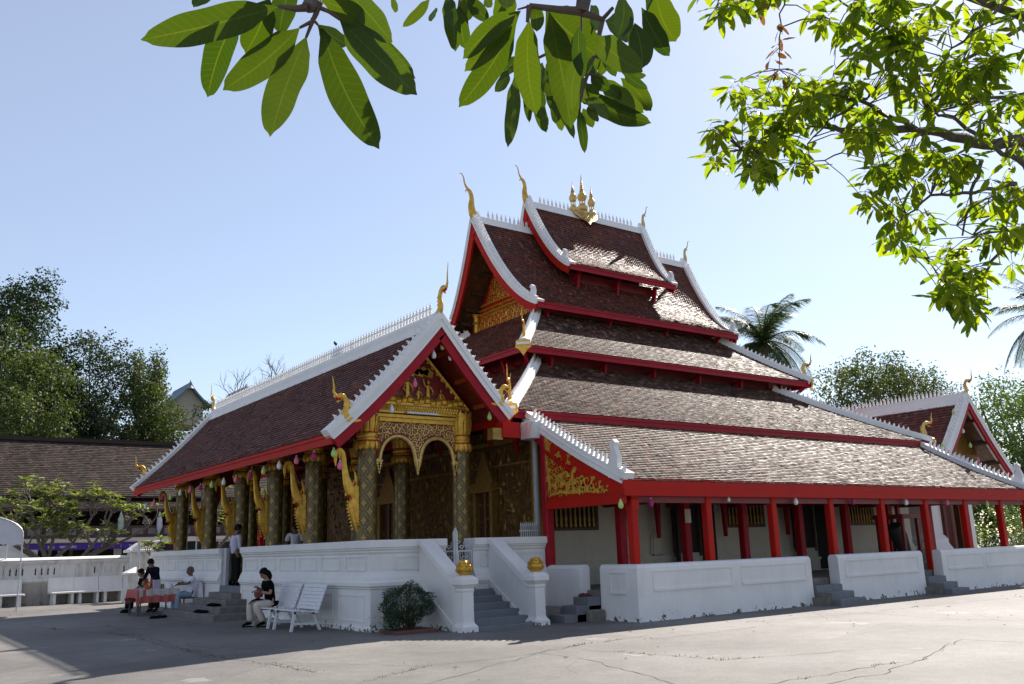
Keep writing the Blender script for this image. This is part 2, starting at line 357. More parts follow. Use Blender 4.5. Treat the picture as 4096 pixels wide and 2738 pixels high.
# ================================================================== TEMPLE
T = thing('temple_hall','large Lao temple hall with stacked brown tiled roofs, red posts and gilded front porch','temple',(12,8.5,0))
def P(mb,name,m,parent=T,smooth=False,label=None): return mb.build(name,m,parent,smooth,label)
VC=8.6
def prof_pts(W,H,a,n=14):
    """list of (out,drop) from ridge to eave"""
    return [(W*i/n, H*(a*(i/n)+(1-a)*(1-(1-i/n)**2))) for i in range(n+1)]
def pz(prof,out):
    for (o0,h0),(o1,h1) in zip(prof,prof[1:]):
        if out<=o1+1e-9: return h0+(h1-h0)*(out-o0)/(o1-o0)
    return prof[-1][1]
def roof(name,ridge,along,outv,prof,l0,l1,parent,m='tile',tw=.115,th=.125,real=True,soffit=None,jit=1.0):
    """ridge: point on the top line at s=0; along: unit vector; outv: horizontal unit vector down-slope;
    prof: (out,drop); l0,l1: functions out -> s limits"""
    ridge=V(ridge); along=V(along); outv=V(outv)
    def pt(s,o,lift=0): return ridge+along*s+outv*o-Z_*(pz(prof,o)-lift)
    deck=MB(); n=len(prof)
    for (o0,_),(o1,_) in zip(prof,prof[1:]):
        a=[pt(l0(o0),o0),pt(l1(o0),o0),pt(l1(o1),o1),pt(l0(o1),o1)]
        lo=[p-Z_*.09 for p in a]
        deck.add(a+lo,[(0,1,2,3),(7,6,5,4)]+([(0,4,5,1)] if o0==0 else [])+([(3,2,6,7)] if o1==prof[-1][0] else [])+[(1,5,6,2),(0,3,7,4)])
    d=deck.build('roof_deck',M['brownw'],parent)
    if soffit:
        so=MB()
        for (o0,_),(o1,_) in zip(prof,prof[1:]):
            q=[pt(l0(o0),o0,-.11),pt(l1(o0),o0,-.11),pt(l1(o1),o1,-.11),pt(l0(o1),o1,-.11)]
            so.add(q,[(0,1,2,3)],[[(l0(o0)*2,o0*2.6),(l1(o0)*2,o0*2.6),(l1(o1)*2,o1*2.6),(l0(o1)*2,o1*2.6)]])
        so.build('soffit',M[soffit],d)
    if not real: tw,th=.3,.3
    # courses laid by arc length
    L=[0]
    for (o0,h0),(o1,h1) in zip(prof,prof[1:]): L.append(L[-1]+math.hypot(o1-o0,h1-h0))
    rows=int(L[-1]/th); O=[p[0] for p in prof]
    def o_at(t): return float(np.interp(t,L,O))
    mb=MB(); vs=mb.v; fs=mb.f
    for r in range(rows+1):
        t0=max(0,r*th-.05-(.0)); t1=min(L[-1]+.03,(r+1)*th)
        oa=o_at(t0); ob=min(prof[-1][0],o_at(t1)); om=(oa+ob)/2
        s0,s1=l0(om),l1(om); off=(r%2)*.5*tw
        k0=int((s0-off)//tw)-1; k1=int((s1-off)//tw)+1
        A0=ridge+outv*oa-Z_*pz(prof,oa); B0=ridge+outv*ob-Z_*pz(prof,ob)
        if t1>L[-1]: B0=B0+ (B0-A0).normalized()*.03
        dn=(B0-A0).normalized(); up=along.cross(dn); up=up if up.z>0 else -up
        for k in range(k0,k1+1):
            a=max(s0,off+k*tw+.006); b=min(s1,off+(k+1)*tw-.006)
            if b-a<.02: continue
            j=random.gauss(0,.0035)*jit; j2=random.gauss(0,.0035)*jit; g=.006+random.random()*.006*jit; e=random.gauss(0,.004)
            i=len(vs)
            p0=A0+along*a+up*.012; p1=A0+along*b+up*.012
            p2=B0+along*(b+e*.3)+up*(.036+g+j)+dn*e; p3=B0+along*(a+e*.3)+up*(.036+g+j2)+dn*e
            q2=p2-up*.03; q3=p3-up*.03
            vs+= [tuple(p0),tuple(p1),tuple(p2),tuple(p3),tuple(q2),tuple(q3)]
            fs+= [(i,i+1,i+2,i+3),(i+3,i+2,i+4,i+5)]; mb.uv+=[[(0,0)]*4]*2
    me=bpy.data.meshes.new('roof_tiles'); me.from_pydata(vs,[],fs); me.materials.append(M[m]); me.transform(inv(parent))
    o=bpy.data.objects.new('roof_tiles',me); C.objects.link(o); o.parent=d
    return pt
FLAME=[(0,0),(.10,0),(.10,.03),(.125,.06),(.10,.10),(.125,.13),(.08,.165),(.045,.235),(.02,.17),(.035,.13),(.0,.10)]
SPIKE=[(-.045,0),(.045,0),(.03,.05),(.055,.10),(.03,.14),(.045,.17),(.015,.21),(0,.30),(-.015,.21),(-.045,.17),(-.03,.14),(-.055,.10),(-.03,.05)]
def crest(pts,n,step,shape,scale,parent,base=.0,th=.04,m='crest',name='crest',side=0,flip=False):
    pts=[V(p) for p in pts]; n=V(n).normalized(); mb=MB()
    L=[0]
    for a,b in zip(pts,pts[1:]): L.append(L[-1]+(b-a).length)
    k=max(1,int(L[-1]/step))
    for i in range(k):
        t=(i+.5)*L[-1]/k; j=max(0,min(len(pts)-2,int(np.searchsorted(L,t))-1)); f=(t-L[j])/(L[j+1]-L[j])
        p=pts[j].lerp(pts[j+1],f); d=(pts[j+1]-pts[j]).normalized(); q=n.cross(d); q=q if q.z>0 else -q
        if flip: d=-d
        mb.prism([(x*scale,y*scale) for x,y in shape],p+q*base+n*side,d,q,n*th)
    mb.build(name,M[m],parent); return mb
def barge(pts,n,parent,wh=.30,rd=.24,inn=.28,cs=1.0,redm='crim',step=.26,flip=False):
    b=MB(); b.band(pts,n,.0,wh,-.26,.05); b.band(pts,n,wh*.45,wh*.55,.05,.075); b.band(pts,n,-.02,.035,.05,.07)
    o=b.build('barge_board',M['crest'],parent)
    r=MB(); r.band(pts,n,-rd,-.0,-.06,.03); r.build('red_barge_trim',M[redm],o)
    ia=max(range(len(pts)),key=lambda i:pts[i].z)
    if 0<ia<len(pts)-1: crest(pts[1:ia+1],n,step,FLAME,cs,o,base=wh,side=-.04,flip=False); crest(pts[ia:-1],n,step,FLAME,cs,o,base=wh,side=-.04,flip=True)
    else: crest(pts[1:],n,step,FLAME,cs,o,base=wh,side=-.04,flip=True)
    return o
def finial(pts,rads,parent,name='roof_finial',seg=8,flat=.6,n=None,m='gold'):
    mb=MB(); 
    # smooth the path (Catmull-Rom)
    P_=[V(p) for p in pts]; out=[];R=[]
    for i in range(len(P_)-1):
        p0=P_[max(i-1,0)];p1=P_[i];p2=P_[i+1];p3=P_[min(i+2,len(P_)-1)]
        for k in range(5):
            t=k/5; out.append(.5*((2*p1)+(p2-p0)*t+(2*p0-5*p1+4*p2-p3)*t*t+(3*p1-p0-3*p2+p3)*t**3)); R.append(rads[i]+(rads[i+1]-rads[i])*t)
    out.append(P_[-1]);R.append(rads[-1])
    mb.tube(out,R,seg,flat,n); return mb
def chofa(base,fwd,side,s,parent,tail=.5,m='gold'):
    """swan-necked finial: rises from base, leans to fwd"""
    b=V(base); f=V(fwd)
    g=lambda x,z:b+f*x*s+Z_*z*s
    mb=finial([g(-.75,-.13),g(-.35,-.08),g(-.06,.05),g(.02,.35),g(.0,.62),g(.06,.85),g(.19,.98),g(.28,1.15),g(.31,1.32),g(.40,1.45),g(.47,1.42)],[.02*s,.07*s,.17*s,.13*s,.09*s,.085*s,.045*s,.032*s,.026*s,.018*s,.006*s],parent,flat=.55,n=side)
    mb.tube([g(.14,.93),g(.24,.87),g(.23,.80)],[.04*s,.025*s,.005*s],6,.6,side)
    o=mb.build('roof_finial',M[m],parent,smooth=True); return o
def naga(base,fwd,side,s,parent,m='gold',name='naga_finial',horn=.75):
    b=V(base); f=V(fwd); g=lambda x,z:b+f*x*s+Z_*z*s
    mb=finial([g(-.55,.02),g(-.3,.0),g(-.05,.04),g(.05,.25),g(.0,.5),g(.05,.72),g(.2,.83),g(.36,.80),g(.5,.80)],[.03*s,.09*s,.15*s,.13*s,.10*s,.10*s,.10*s,.075*s,.04*s],parent,flat=.6,n=side)
    mb2=finial([g(.40,.80),g(.5,.95),g(.5,1.15),g(.56,1.15+.45*horn)],[.06*s,.05*s,.035*s,.008*s],parent,flat=.6,n=side)
    mb.add(mb2.v,mb2.f,mb2.uv)
    mb.tube([g(.2,.76),g(.3,.66),g(.36,.60),g(.40,.63)],[.06*s,.045*s,.03*s,.01*s],6,.6,side)
    for k in range(5): mb.prism([(0,0),(.09*s,0),(-.0,.11*s)],g(-.03+.03*k if k>2 else -.1,.28+.13*k),-f,Z_,V(side)*.03*s)
    o=mb.build(name,M[m],parent,smooth=True)
    mt=MB(); mt.prism([(0,0),(.22*s,.05*s),(.2*s,-.02*s),(.05*s,-.09*s)],g(.22,.74),f,Z_,V(side)*.07*s); mt.build('mouth',M['red'],o)
    return o
def scrolls(o,ax,ay,n,inside,cell,r,parent,m='gold',seedn=1,th=.02,name='carved_scrolls',turns=1.25):
    """relief of leafy spirals filling a panel region"""
    rn=random.Random(seedn); mb=MB(); o=V(o);ax=V(ax);ay=V(ay);n=V(n)
    xs,ys=inside['x'],inside['y']; f=inside['f']; x=xs[0]; row=0
    y=ys[0]+cell*.5
    while y<ys[1]:
        x=xs[0]+cell*(.5+.5*(row%2))
        while x<xs[1]:
            if f(x,y):
                h=rn.choice((-1,1)); a0=rn.random()*6.28; pts=[];rad=[]
                for k in range(15):
                    t=k/14; a=a0+h*t*turns*2*PI; rr=r*(1-t*.86)
                    px,py=x+math.cos(a)*rr,y+math.sin(a)*rr
                    pts.append(o+ax*px+ay*py+n*(th*.4+.012*t)); rad.append(r*(.09+.16*(1-t)))
                mb.tube(pts,rad,5,.55,n)
                for q in range(4):
                    a=a0-h*q*.8; bx,by=x+math.cos(a)*r,y+math.sin(a)*r; ux,uy=math.cos(a+.5*h),math.sin(a+.5*h)
                    if f(bx+ux*r*.5,by+uy*r*.5):
                        mb.prism([(0,-r*.14),(r*.35,-r*.2),(r*.62,0),(r*.35,r*.2),(0,r*.14)],o+ax*bx+ay*by+n*th*.4,ax*ux+ay*uy,-ax*uy+ay*ux,n*th)
            x+=cell
        y+=cell*.86; row+=1
    return mb.build(name,M[m],parent,smooth=True)
# ---------------- porch roof (ridge across the front)
U0,ZP=1.918,6.79; VP,VQ=.2575,17.15; UL,ZL=-.798,3.98; UR,ZR=3.815,4.66
PR=T
pL=prof_pts(U0-UL,ZP-ZL,.84); pR=prof_pts(UR-U0,ZP-ZR,.9)
LIFT=.13
cst=lambda c:(lambda o:c)
roof('porch_left',(U0,VP,ZP+LIFT),Y_,-X_,pL,cst(.12),cst(VQ-VP-.12),PR,soffit='soffr')
roof('porch_right',(U0,VP,ZP+LIFT),Y_,X_,pR,cst(.12),cst(VQ-VP-.12),PR,soffit='soffr')
for vv,n in ((VP,-Y_),(VQ,Y_)):
    L_=[V((U0-o,vv,ZP-h)) for o,h in pL]; R_=[V((U0+o,vv,ZP-h)) for o,h in pR]
    barge(L_[::-1]+R_[1:],n,PR,.24,.24,cs=.62,step=.17)
    naga((U0,vv,ZP+.32),n,X_,.70,PR,horn=1.15)
    naga((UL+.32,vv+n.y*.02,ZL+.42),-X_,Y_,.62,PR,horn=.8); naga((UR-.2,vv+n.y*.02,ZR+.35),X_,Y_,.55,PR)
b=MB(); b.sweep([(-.16,ZP+.02),(-.15,ZP+.24),(-.10,ZP+.29),(-.05,ZP+.35),(.05,ZP+.35),(.10,ZP+.29),(.15,ZP+.24),(.16,ZP+.02)],[(U0,VP+.1),(U0,VQ-.1)])
b.sweep([(-.22,ZP-.10),(-.20,ZP-.04),(-.12,ZP+.20),(.12,ZP+.20),(.20,ZP-.04),(.22,ZP-.10)],[(U0,VP+.1),(U0,VQ-.1)])
rc=P(b,'ridge_coping',M['crest'],PR)
b=MB(); nb=100
for i in range(nb):
    y=VP+.45+(VQ-VP-.9)*i/(nb-1); z=ZP+.35
    b.lathe([(r_*.9,h_*.86) for r_,h_ in [(.032,0),(.03,.03),(.05,.05),(.05,.10),(.028,.12),(.028,.19),(.045,.20),(.045,.23),(.02,.25),(.034,.29),(.012,.33),(.0,.40)]],(U0,y,z),6)
b.box(U0-.02,U0+.02,VP+.4,VQ-.4,ZP+.50,ZP+.53)
b.build('ridge_railing',M['crest'],rc)
def fascia(a,b_,h,parent,m='red',t=.06,up=0):
    mb=MB(); a=V(a);b_=V(b_); mb.bar(a-Z_*(h/2-up),b_-Z_*(h/2-up),t,h); mb.bar(a-Z_*(h*.32-up),b_-Z_*(h*.32-up),t+.05,h*.2)
    return mb.build('eave_fascia',M[m],parent)
fascia((UL,VP,ZL+.16),(UL,VQ,ZL+.16),.27,PR); fascia((UR,VP,ZR+.12),(UR,VQ,ZR+.12),.22,PR)
# inner battens of porch gable ends
om=simple('orange_red_batten',(.42,.08,.02),.5)
for vv in (VP+.05,VQ-.85):
    for sg,ol in ((1,(pR[3],pR[7],pR[11])),(-1,(pL[4],pL[9]))):
        for o,h in ol: b=MB(); b.box(U0+sg*o-.04,U0+sg*o+.04,vv,vv+.8,ZP-h-.09,ZP-h+.01); P(b,'soffit_batten',om)
# ---------------- porch columns
CZ=.80; CU=(.55,3.10); CV=[1.31,4.3,6.93,9.65,12.61,15.77]
def column(x,y,r=.225,top=4.05):
    b=MB(); k=4
    b.lathe([(r*1.02,CZ),(r,CZ+.1),(r,2.0),(r*.97,top-.8)],(x,y,0),20,uvscale=2.6)
    for i,u in enumerate(b.uv): b.uv[i]=[(p[0]*5,p[1]) for p in u]
    c=b.build('column',M['lacq'],T,smooth=True)
    g=MB(); h=top-.8
    g.lathe([(r*1.0,h-.06),(r*1.12,h-.02),(r*1.14,h+.08),(r*1.02,h+.10),(r*1.08,h+.14),(r*1.08,h+.18),(r*1.02,h+.2),(r*1.08,h+.24),(r*1.06,h+.30),(r*.95,h+.33),(r*1.0,h+.45),(r*1.12,h+.8),(r*1.1,h+.86)],(x,y,0),20)
    for i in range(12):
        a=2*PI*i/12; d=V((math.cos(a),math.sin(a),0)); o=V((x,y,h))
        g.tube([o+d*r*.98+Z_*.33,o+d*r*1.1+Z_*.5,o+d*r*1.16+Z_*.66,o+d*r*1.30+Z_*.74],[.05,.07,.065,.012],6,.5,d)
        g.tube([o+d*r*1.0+Z_*.6,o+d*r*1.16+Z_*.82,o+d*r*1.28+Z_*.92],[.05,.05,.01],6,.5,d)
        g.tube([o+d*r*1.1+Z_*.10,o+d*r*1.2+Z_*.0,o+d*r*1.12-Z_*.09],[.05,.055,.012],5,.5,d)
    g.build('capital',M['gold'],c,smooth=True)
    q=MB(); q.lathe([(r*1.09,h+.11),(r*1.10,h+.115),(r*1.10,h+.135),(r*1.09,h+.14)],(x,y,0),20); q.lathe([(r*1.07,h+.305),(r*1.08,h+.31),(r*1.08,h+.33),(r*1.0,h+.34)],(x,y,0),20); q.build('red_ring',M['red'],c)
    s=MB(); s.lathe([(r*1.5,CZ),(r*1.5,CZ+.07),(r*1.3,CZ+.1),(r*1.15,CZ+.22),(r*1.02,CZ+.28)],(x,y,0),20); s.build('column_foot',M['dark'],c,smooth=True)
for x in CU:
    for y in CV: column(x,y,.228 if x<1 else .222,4.78 if x<1 else 4.82)
# beams over columns
b=MB()
b.box(CU[0]-.16,CU[0]+.16,CV[0]-.3,CV[-1]+.3,4.74,4.92); b.box(CU[1]-.14,CU[1]+.14,CV[0]-.2,CV[-1]+.2,4.78,4.95)
for y in CV[1:]: b.box(CU[0],5.0,y-.12,y+.12,4.62,4.8)
P(b,'porch_beam',M['dred'])
# porch ceiling
b=MB(); b.add([(CU[0]-.3,CV[0]+.1,4.97),(5.0,CV[0]+.1,5.0),(5.0,CV[-1]-.1,5.0),(CU[0]-.3,CV[-1]-.1,4.97)],[(0,1,2,3)],[[(0,0),(12,0),(12,40),(0,40)]]); P(b,'porch_ceiling',M['soffr'])
# naga brackets
def naga_bracket(y,last=False):
    x=CU[0]-.215; g=lambda a,z:V((x-a,y,z)); s=MB(); f=finial
    m1=f([g(.0,2.02),g(.07,2.25),g(.14,2.5),g(.15,2.68),g(.09,2.8),g(.17,2.93),g(.25,3.1),g(.31,3.3),g(.35,3.55),g(.38,3.78),g(.46,3.88),g(.55,3.84)],[.012,.06,.09,.10,.085,.13,.12,.085,.065,.06,.06,.045],None,flat=.55,n=Y_)
    s.add(m1.v,m1.f,m1.uv)
    s.prism([(0,2.2),(-.0,3.08),(-.10,3.04),(-.2,2.92),(-.17,2.6),(-.07,2.3)],(x+.02,y,0),X_,Z_,Y_*.09)
    s.tube([g(.53,3.86),g(.575,3.74),g(.57,3.62),g(.56,3.5)],[.05,.05,.035,.005],6,.5,Y_); s.tube([g(.46,3.84),g(.47,3.72),g(.45,3.66)],[.035,.025,.008],6,.5,Y_)
    s.tube([g(.06,3.04),g(.09,3.14),g(.05,3.24),g(.10,3.42)],[.06,.065,.045,.006],6,.4,Y_)
    for k in range(7): s.box(x-.03-.017*k,x,y-.065,y+.065,2.2+.06*k,2.235+.06*k)
    for k in range(9): s.prism([(0,0),(.05,.01),(.01,.06)],g(.13+.02*min(k,6),2.1+.075*k),-X_,Z_,Y_*.04)
    s.tube([g(.26,2.98),g(.27,2.88),g(.31,2.86),g(.32,2.93)],[.035,.03,.025,.01],6,.5,Y_)
    o=s.build('naga_bracket',M['gold'],T,smooth=True)
    r=MB(); r.prism([(0,0),(.10,.02),(.05,-.06)],g(.18,2.86),-X_,Z_,Y_*.10); r.build('red_mouth',M['red'],o)
    r=MB(); r.prism([(0,0),(.06,-.03),(.03,.10)],g(.07,3.1),-X_,Z_,Y_*.08); r.build('red_flame',M['red'],o)
for y in CV: naga_bracket(y)
# ---------------- gable end arch panel + pediment (both ends)
for yy,n in ((CV[0]-.05,-1),(CV[-1]+.05,1)):
    N=V((0,n,0)); AX=V((1,0,0))
    x0,x1=CU[0]+.21,CU[1]-.205; xm=(x0+x1)/2; zt=4.68; zs=3.60
    b=MB(); ns=14
    def hz(x):
        for a,c in ((x0,xm),(xm,x1)):
            if a<=x<=c+1e-6:
                w=(c-a); t=(x-a)/w*2-1; r_=.40*w
                e=min(1,abs(t)/.86); 
                if e<1: return 3.68+.52*math.sqrt(1-e*e)
                return 3.68-.26*max(0,(abs(t)-.86)/.14)
        return zs
    xs=[x0+(x1-x0)*i/48 for i in range(49)]
    vs=[];fs=[]
    for x in xs: vs+= [(x,yy+n*.03,hz(x)),(x,yy+n*.03,zt),(x,yy-n*.03,hz(x)),(x,yy-n*.03,zt)]
    for i in range(48): a=4*i; fs+=[(a,a+4,a+5,a+1),(a+2,a+3,a+7,a+6),(a,a+2,a+6,a+4),(a+1,a+5,a+7,a+3)]
    b.add(vs,fs); panel=P(b,'arch_panel',M['dred'])
    e=MB(); e.tube([(x,yy+n*.06,hz(x)+.04) for x in xs[1:-1]],.045,6); 
    for q in (x0,xm,x1):
        for k in range(5): e.prism([(-.02-.02*(4-k),0),(0,.07),(.02+.02*(4-k),0),(0,-.07)],(q+(.04 if q==x0 else -.04 if q==x1 else 0),yy+n*.05,3.66-.06*k),AX,Z_,N*.06)
    e.build('arch_rim',M['goldp'],panel,smooth=True)
    scrolls((0,yy+n*.03,0),AX,Z_,N,dict(x=(x0+.02,x1-.02),y=(3.6,zt-.1),f=lambda x,y:x0<x<x1 and hz(x)+.11<y<zt-.10),.16,.075,panel,'goldp',5)
    e=MB(); e.box(x0-.05,x1+.05,yy+n*.02,yy+n*.10,zt-.10,zt-.07); e.box(x0-.1,x1+.1,yy-n*.05,yy+n*.13,zt,zt+.07); e.box(x0-.15,x1+.2,yy-n*.05,yy+n*.16,zt+.1,zt+.16)
    for k in range(30):
        x=x0+(x1-x0)*(k+.5)/30; e.prism([(-.035,0),(.035,0),(.02,.06),(-.05,.07)],(x,yy+n*.06,zt-.07),AX,Z_,N*.03)
        for r_ in range(2): e.lathe([(0,-.05),(.03,-.04),(.04,0),(.03,.03),(0,.05)],(x+r_*.03,yy+n*.16,zt+.20+.06*r_),6,az=Z_)
    e.box(x0-.2,x1+.2,yy-n*.05,yy+n*.12,zt+.17,zt+.3)
    e.build('carved_cornice',M['gold'],panel,smooth=True)
    # pediment
    zb=zt+.29
    def zr(x): return ZP-.42-(ZP-ZL)/(U0-UL)*abs(x-U0)
    b=MB(); xa=U0-(ZP-.42-zb)*(U0-UL)/(ZP-ZL); xb=2*U0-xa
    b.prism([(xa,zb),(xb,zb),(U0,zr(U0))],(0,yy,0),AX,Z_,N*.06); pd=P(b,'gable_pediment',M['dred'])
    e=MB()
    for sx in (-1,1):
        a=V((xa if sx<0 else xb,yy+n*.07,zb)); c=V((U0,yy+n*.07,zr(U0))); e.tube([a,c],.045,6); e.tube([a+N*.02-Z_*0,c+N*.02],.02,6)
        for k in range(10):
            p=a.lerp(c,(k+.5)/10); e.lathe([(0,-.02),(.06,0),(.0,.05)],p+Z_*-.05,6,az=N)
    # carved figures standing on a lotus bank
    def fig(x,z,h,lean=0,arm=None):
        o=V((x,yy+n*.06,z))
        e.tube([o,o+V((lean*.3*h,0,.35*h)),o+V((lean*.6*h,0,.72*h))],[.11*h,.10*h,.085*h],8,.7,N)
        e.tube([o+V((lean*.6*h-.1*h,0,.70*h)),o+V((lean*.6*h,0,.74*h)),o+V((lean*.6*h+.1*h,0,.70*h))],[.035*h,.05*h,.035*h],6)
        e.lathe([(0,.78*h),(.055*h,.82*h),(.07*h,.88*h),(.05*h,.95*h),(.015*h,1.0*h),(0,1.04*h)],o+V((lean*.7*h,n*.02,0)),8)
        for s_ in (-1,1):
            w=arm if (arm and s_<0) else None
            e.tube([o+V((lean*.6*h+s_*.1*h,n*.02,.69*h)),o+V((lean*.6*h+s_*.2*h,n*.04,(.78 if w else .5)*h)),o+V((lean*.6*h+s_*(.27 if w else .13)*h,n*.06,(.98 if w else .38)*h))],[.035*h,.03*h,.02*h],6)
    fig(1.55,zb+.10,.66); fig(2.12,zb+.08,.62,0,True); fig(1.85,zb+.1,.4); fig(2.5,zb+.06,.42,-.1); fig(1.15,zb+.06,.38,.2)
    e.box(xa+.1,xb-.1,yy+n*.03,yy+n*.12,zb,zb+.08)
    for k in range(15):
        x=xa+.25+(xb-xa-.5)*k/14; e.lathe([(0,0),(.10,.02),(.12,.10),(.07,.18),(0,.22)],(x,yy+n*.06,zb+.02+.03*(k%3)),7)
    for k in range(5): e.prism([(-.12,0),(.1,-.04),(.14,.1),(0,.2),(-.14,.12)],(U0-.3+.13*k,yy+n*.05,zb+.78+.04*(k%2)),AX,Z_,N*.05)
    e.build('carved_figures',M['gold'],pd,smooth=True)
# a fluorescent tube on the near cornice
b=MB(); b.bar((1.45,CV[0]-.26,4.80),(2.30,CV[0]-.26,4.80),.05); P(b,'light_tube',M['wpaint'])
# ================================================================== MAIN HALL ROOFS
UM=13.9
z1a,z2a=14.615,13.49
t1=dict(u0=11.43,u1=16.94,v=6.697,z=11.64,za=z1a,dx=.395)
t2=dict(u0=9.08,u1=19.25,v=5.69,z=9.633,za=z2a,dx=.55)
VR=8.70
def gable_tier(t,rm,brk,ncr,real=True,seedn=1):
    W=VR-t['v']; H=t['za']-t['z']; pr=prof_pts(W,H,.40 if t is t1 else .33); dx=t['dx']; u0,u1=t['u0'],t['u1']
    # ridge runs longer than the eaves: the rakes lean outward towards the top
    for sgn in (-1,1):
        roof('t',(0,VR,t['za']+.10),X_,V((0,sgn,0)),pr,lambda o:u0-dx*(1-o/W)+.1,lambda o:u1+dx*(1-o/W)-.1,T,m='tile' if sgn<0 else 'tile',tw=.115 if sgn<0 else .3,th=.12 if sgn<0 else .3,soffit='soff',jit=1.0)
        for ue,n,sd in ((u0,-1,-1),(u1,1,1)):
            pts=[V((ue+sd*dx*(1-o/W),VR+sgn*o,t['za']-h)) for o,h in pr]
            if sgn==1: barge(pts[::-1]+[V((p.x,2*VR-p.y,p.z)) for p in pts[1:]],V((n,0,0)),T,.18,.28,.2,.46,rm,.12)
            e=V((ue,VR+sgn*W,t['z']))
            q=MB(); q.prism([(-.02,-.1),(.32,-.08),(.34,.06),(.22,.12),(.26,.3),(.20,.46),(.10,.52),(.02,.44),(.10,.36),(.02,.25),(-.02,.1)],e+V((0,-sgn*.35,.22)),V((0,sgn,0)),Z_,X_*.125); q.build('scroll_corner',M['crest'],T)
        f=fascia((u0,VR+sgn*W,t['z']+.14),(u1,VR+sgn*W,t['z']+.14),.26,T,'crim')
        k=brk
        for i in range(k):
            x=u0+.75+(u1-u0-1.5)*i/(k-1); y=VR+sgn*(W-.30); b=MB()
            b.bar((x,y,t['z']-.05),(x,y-sgn*.75,t['z']-.42),.09,.12,X_)
            b.prism([(0,0),(-.06,-.02),(-.1,-.3),(-.16,-.62),(-.10,-.85),(-.2,-.8),(-.3,-.45),(-.22,-.1),(-.25,0)],(x,y-sgn*.0,t['z']-.02),V((0,sgn,0)),Z_,X_*.08)
            b.build('eave_bracket',M['crim'],T)
    zt=t['za']
    b=MB(); b.sweep([(-.17,zt-.10),(-.12,zt+.08),(-.09,zt+.19),(.09,zt+.19),(.12,zt+.08),(.17,zt-.10)],[(u0-dx+.05,VR),(u1+dx-.05,VR)])
    rc=b.build('ridge_coping',M['crest'],T)
    L_=[(u0-dx+.6,VR,zt),(u1+dx-.6,VR,zt)]
    crest([V(L_[0]),V(L_[1])],Y_,.20,SPIKE,1.15,rc,base=.18,th=.03,name='ridge_spikes')
    chofa((u0-dx-.02,VR,zt+.15),-X_,Y_,1.12 if t is t2 else .98,T); chofa((u1+dx+.02,VR,zt+.15),X_,Y_,.80,T,m='goldp')
    return pr
pr1=gable_tier(t1,'red',3,1)
pr2=gable_tier(t2,'red',4,1)
# gable pediments of tier 2, tier 1 infill
def pediment(u,n,t,pr,zb,inner,full):
    W=VR-t['v']; pts=[]
    for sg in (-1,1):
        row=[(VR+sg*o,t['za']-h-.14) for o,h in pr if t['za']-h-.14>zb]
        pts+= row if sg>0 else list(reversed(row))
    last=[(o,h) for o,h in pr if t['za']-h-.14>zb][-1]
    poly=pts
    w0=last[0]+.06
    poly=[(VR-w0,zb)]+pts+[(VR+w0,zb)]
    b=MB(); b.prism([(p[0],p[1]) for p in poly],(u,0,0),Y_,Z_,X_*.08); pd=b.build('gable_pediment',M['red'] if full else M['dred'],T)
    if not full: return pd
    N=V((n,0,0)); o=V((u+n*.04,0,0))
    def wd(z):
        for (o0,h0),(o1,h1) in zip(pr,pr[1:]):
            a,c=t['za']-h0-.14,t['za']-h1-.14
            if c<=z<=a: return o0+(o1-o0)*(a-z)/(a-c)
        return w0 if z<zb+.5 else 0
    e=MB()
    for zz,hh,dd in ((zb+.02,.07,.12),(zb+.12,.05,.08),(zb+.78,.06,.16),(zb+.95,.05,.12),(zb+1.12,.07,.14)):
        w=max(.2,wd(zz+hh)-.05); e.box(u,u+n*dd,VR-w,VR+w,zz,zz+hh)
        for k in range(int(w*2/.09)): e.lathe([(0,-.03),(.04,0),(0,.04)],(u+n*dd,VR-w+.045+.09*k,zz+hh*.5),5)
    for sg in (-1,1):
        x=VR+sg*(wd(zb+.7)-.10)
        e.lathe([(.16,zb),(.16,zb+.08),(.11,zb+.12),(.12,zb+.5),(.18,zb+.56),(.12,zb+.6),(.14,zb+.8),(.2,zb+.9)],(u+n*.1,x,0),10)
    e.build('carved_cornice',M['gold'],pd,smooth=True)
    scrolls(o,Y_,Z_,N,dict(x=(VR-2.6,VR+2.6),y=(zb+.18,zb+.78),f=lambda x,y:abs(x-VR)<wd(y+.1)-.15),.27,.12,pd,'gold',3)
    scrolls(o,Y_,Z_,N,dict(x=(VR-2,VR+2),y=(zb+1.2,zb+3.4),f=lambda x,y:abs(x-VR)<wd(min(y+.1,t['za']-.6))-.12),.27,.125,pd,'gold',4)
    return pd
ZPED=9.55
pediment(9.95,-1,t2,pr2,ZPED,None,True); pediment(2*UM-9.95+.25,1,t2,pr2,ZPED,None,False)
pediment(t1['u0']+.25,-1,t1,pr1,12.6,None,False); pediment(t1['u1']-.25,1,t1,pr1,12.6,None,False)
# purlin ends on tier 2 soffit at the front overhang
for i in range(2,14,2):
    o,h=pr2[i]; 
    for sg in (-1,1):
        b=MB(); b.box(9.25,9.95,VR+sg*o-.06,VR+sg*o+.06,z2a-h-.16,z2a-h-.04); P(b,'roof_purlin',M['brownw'])
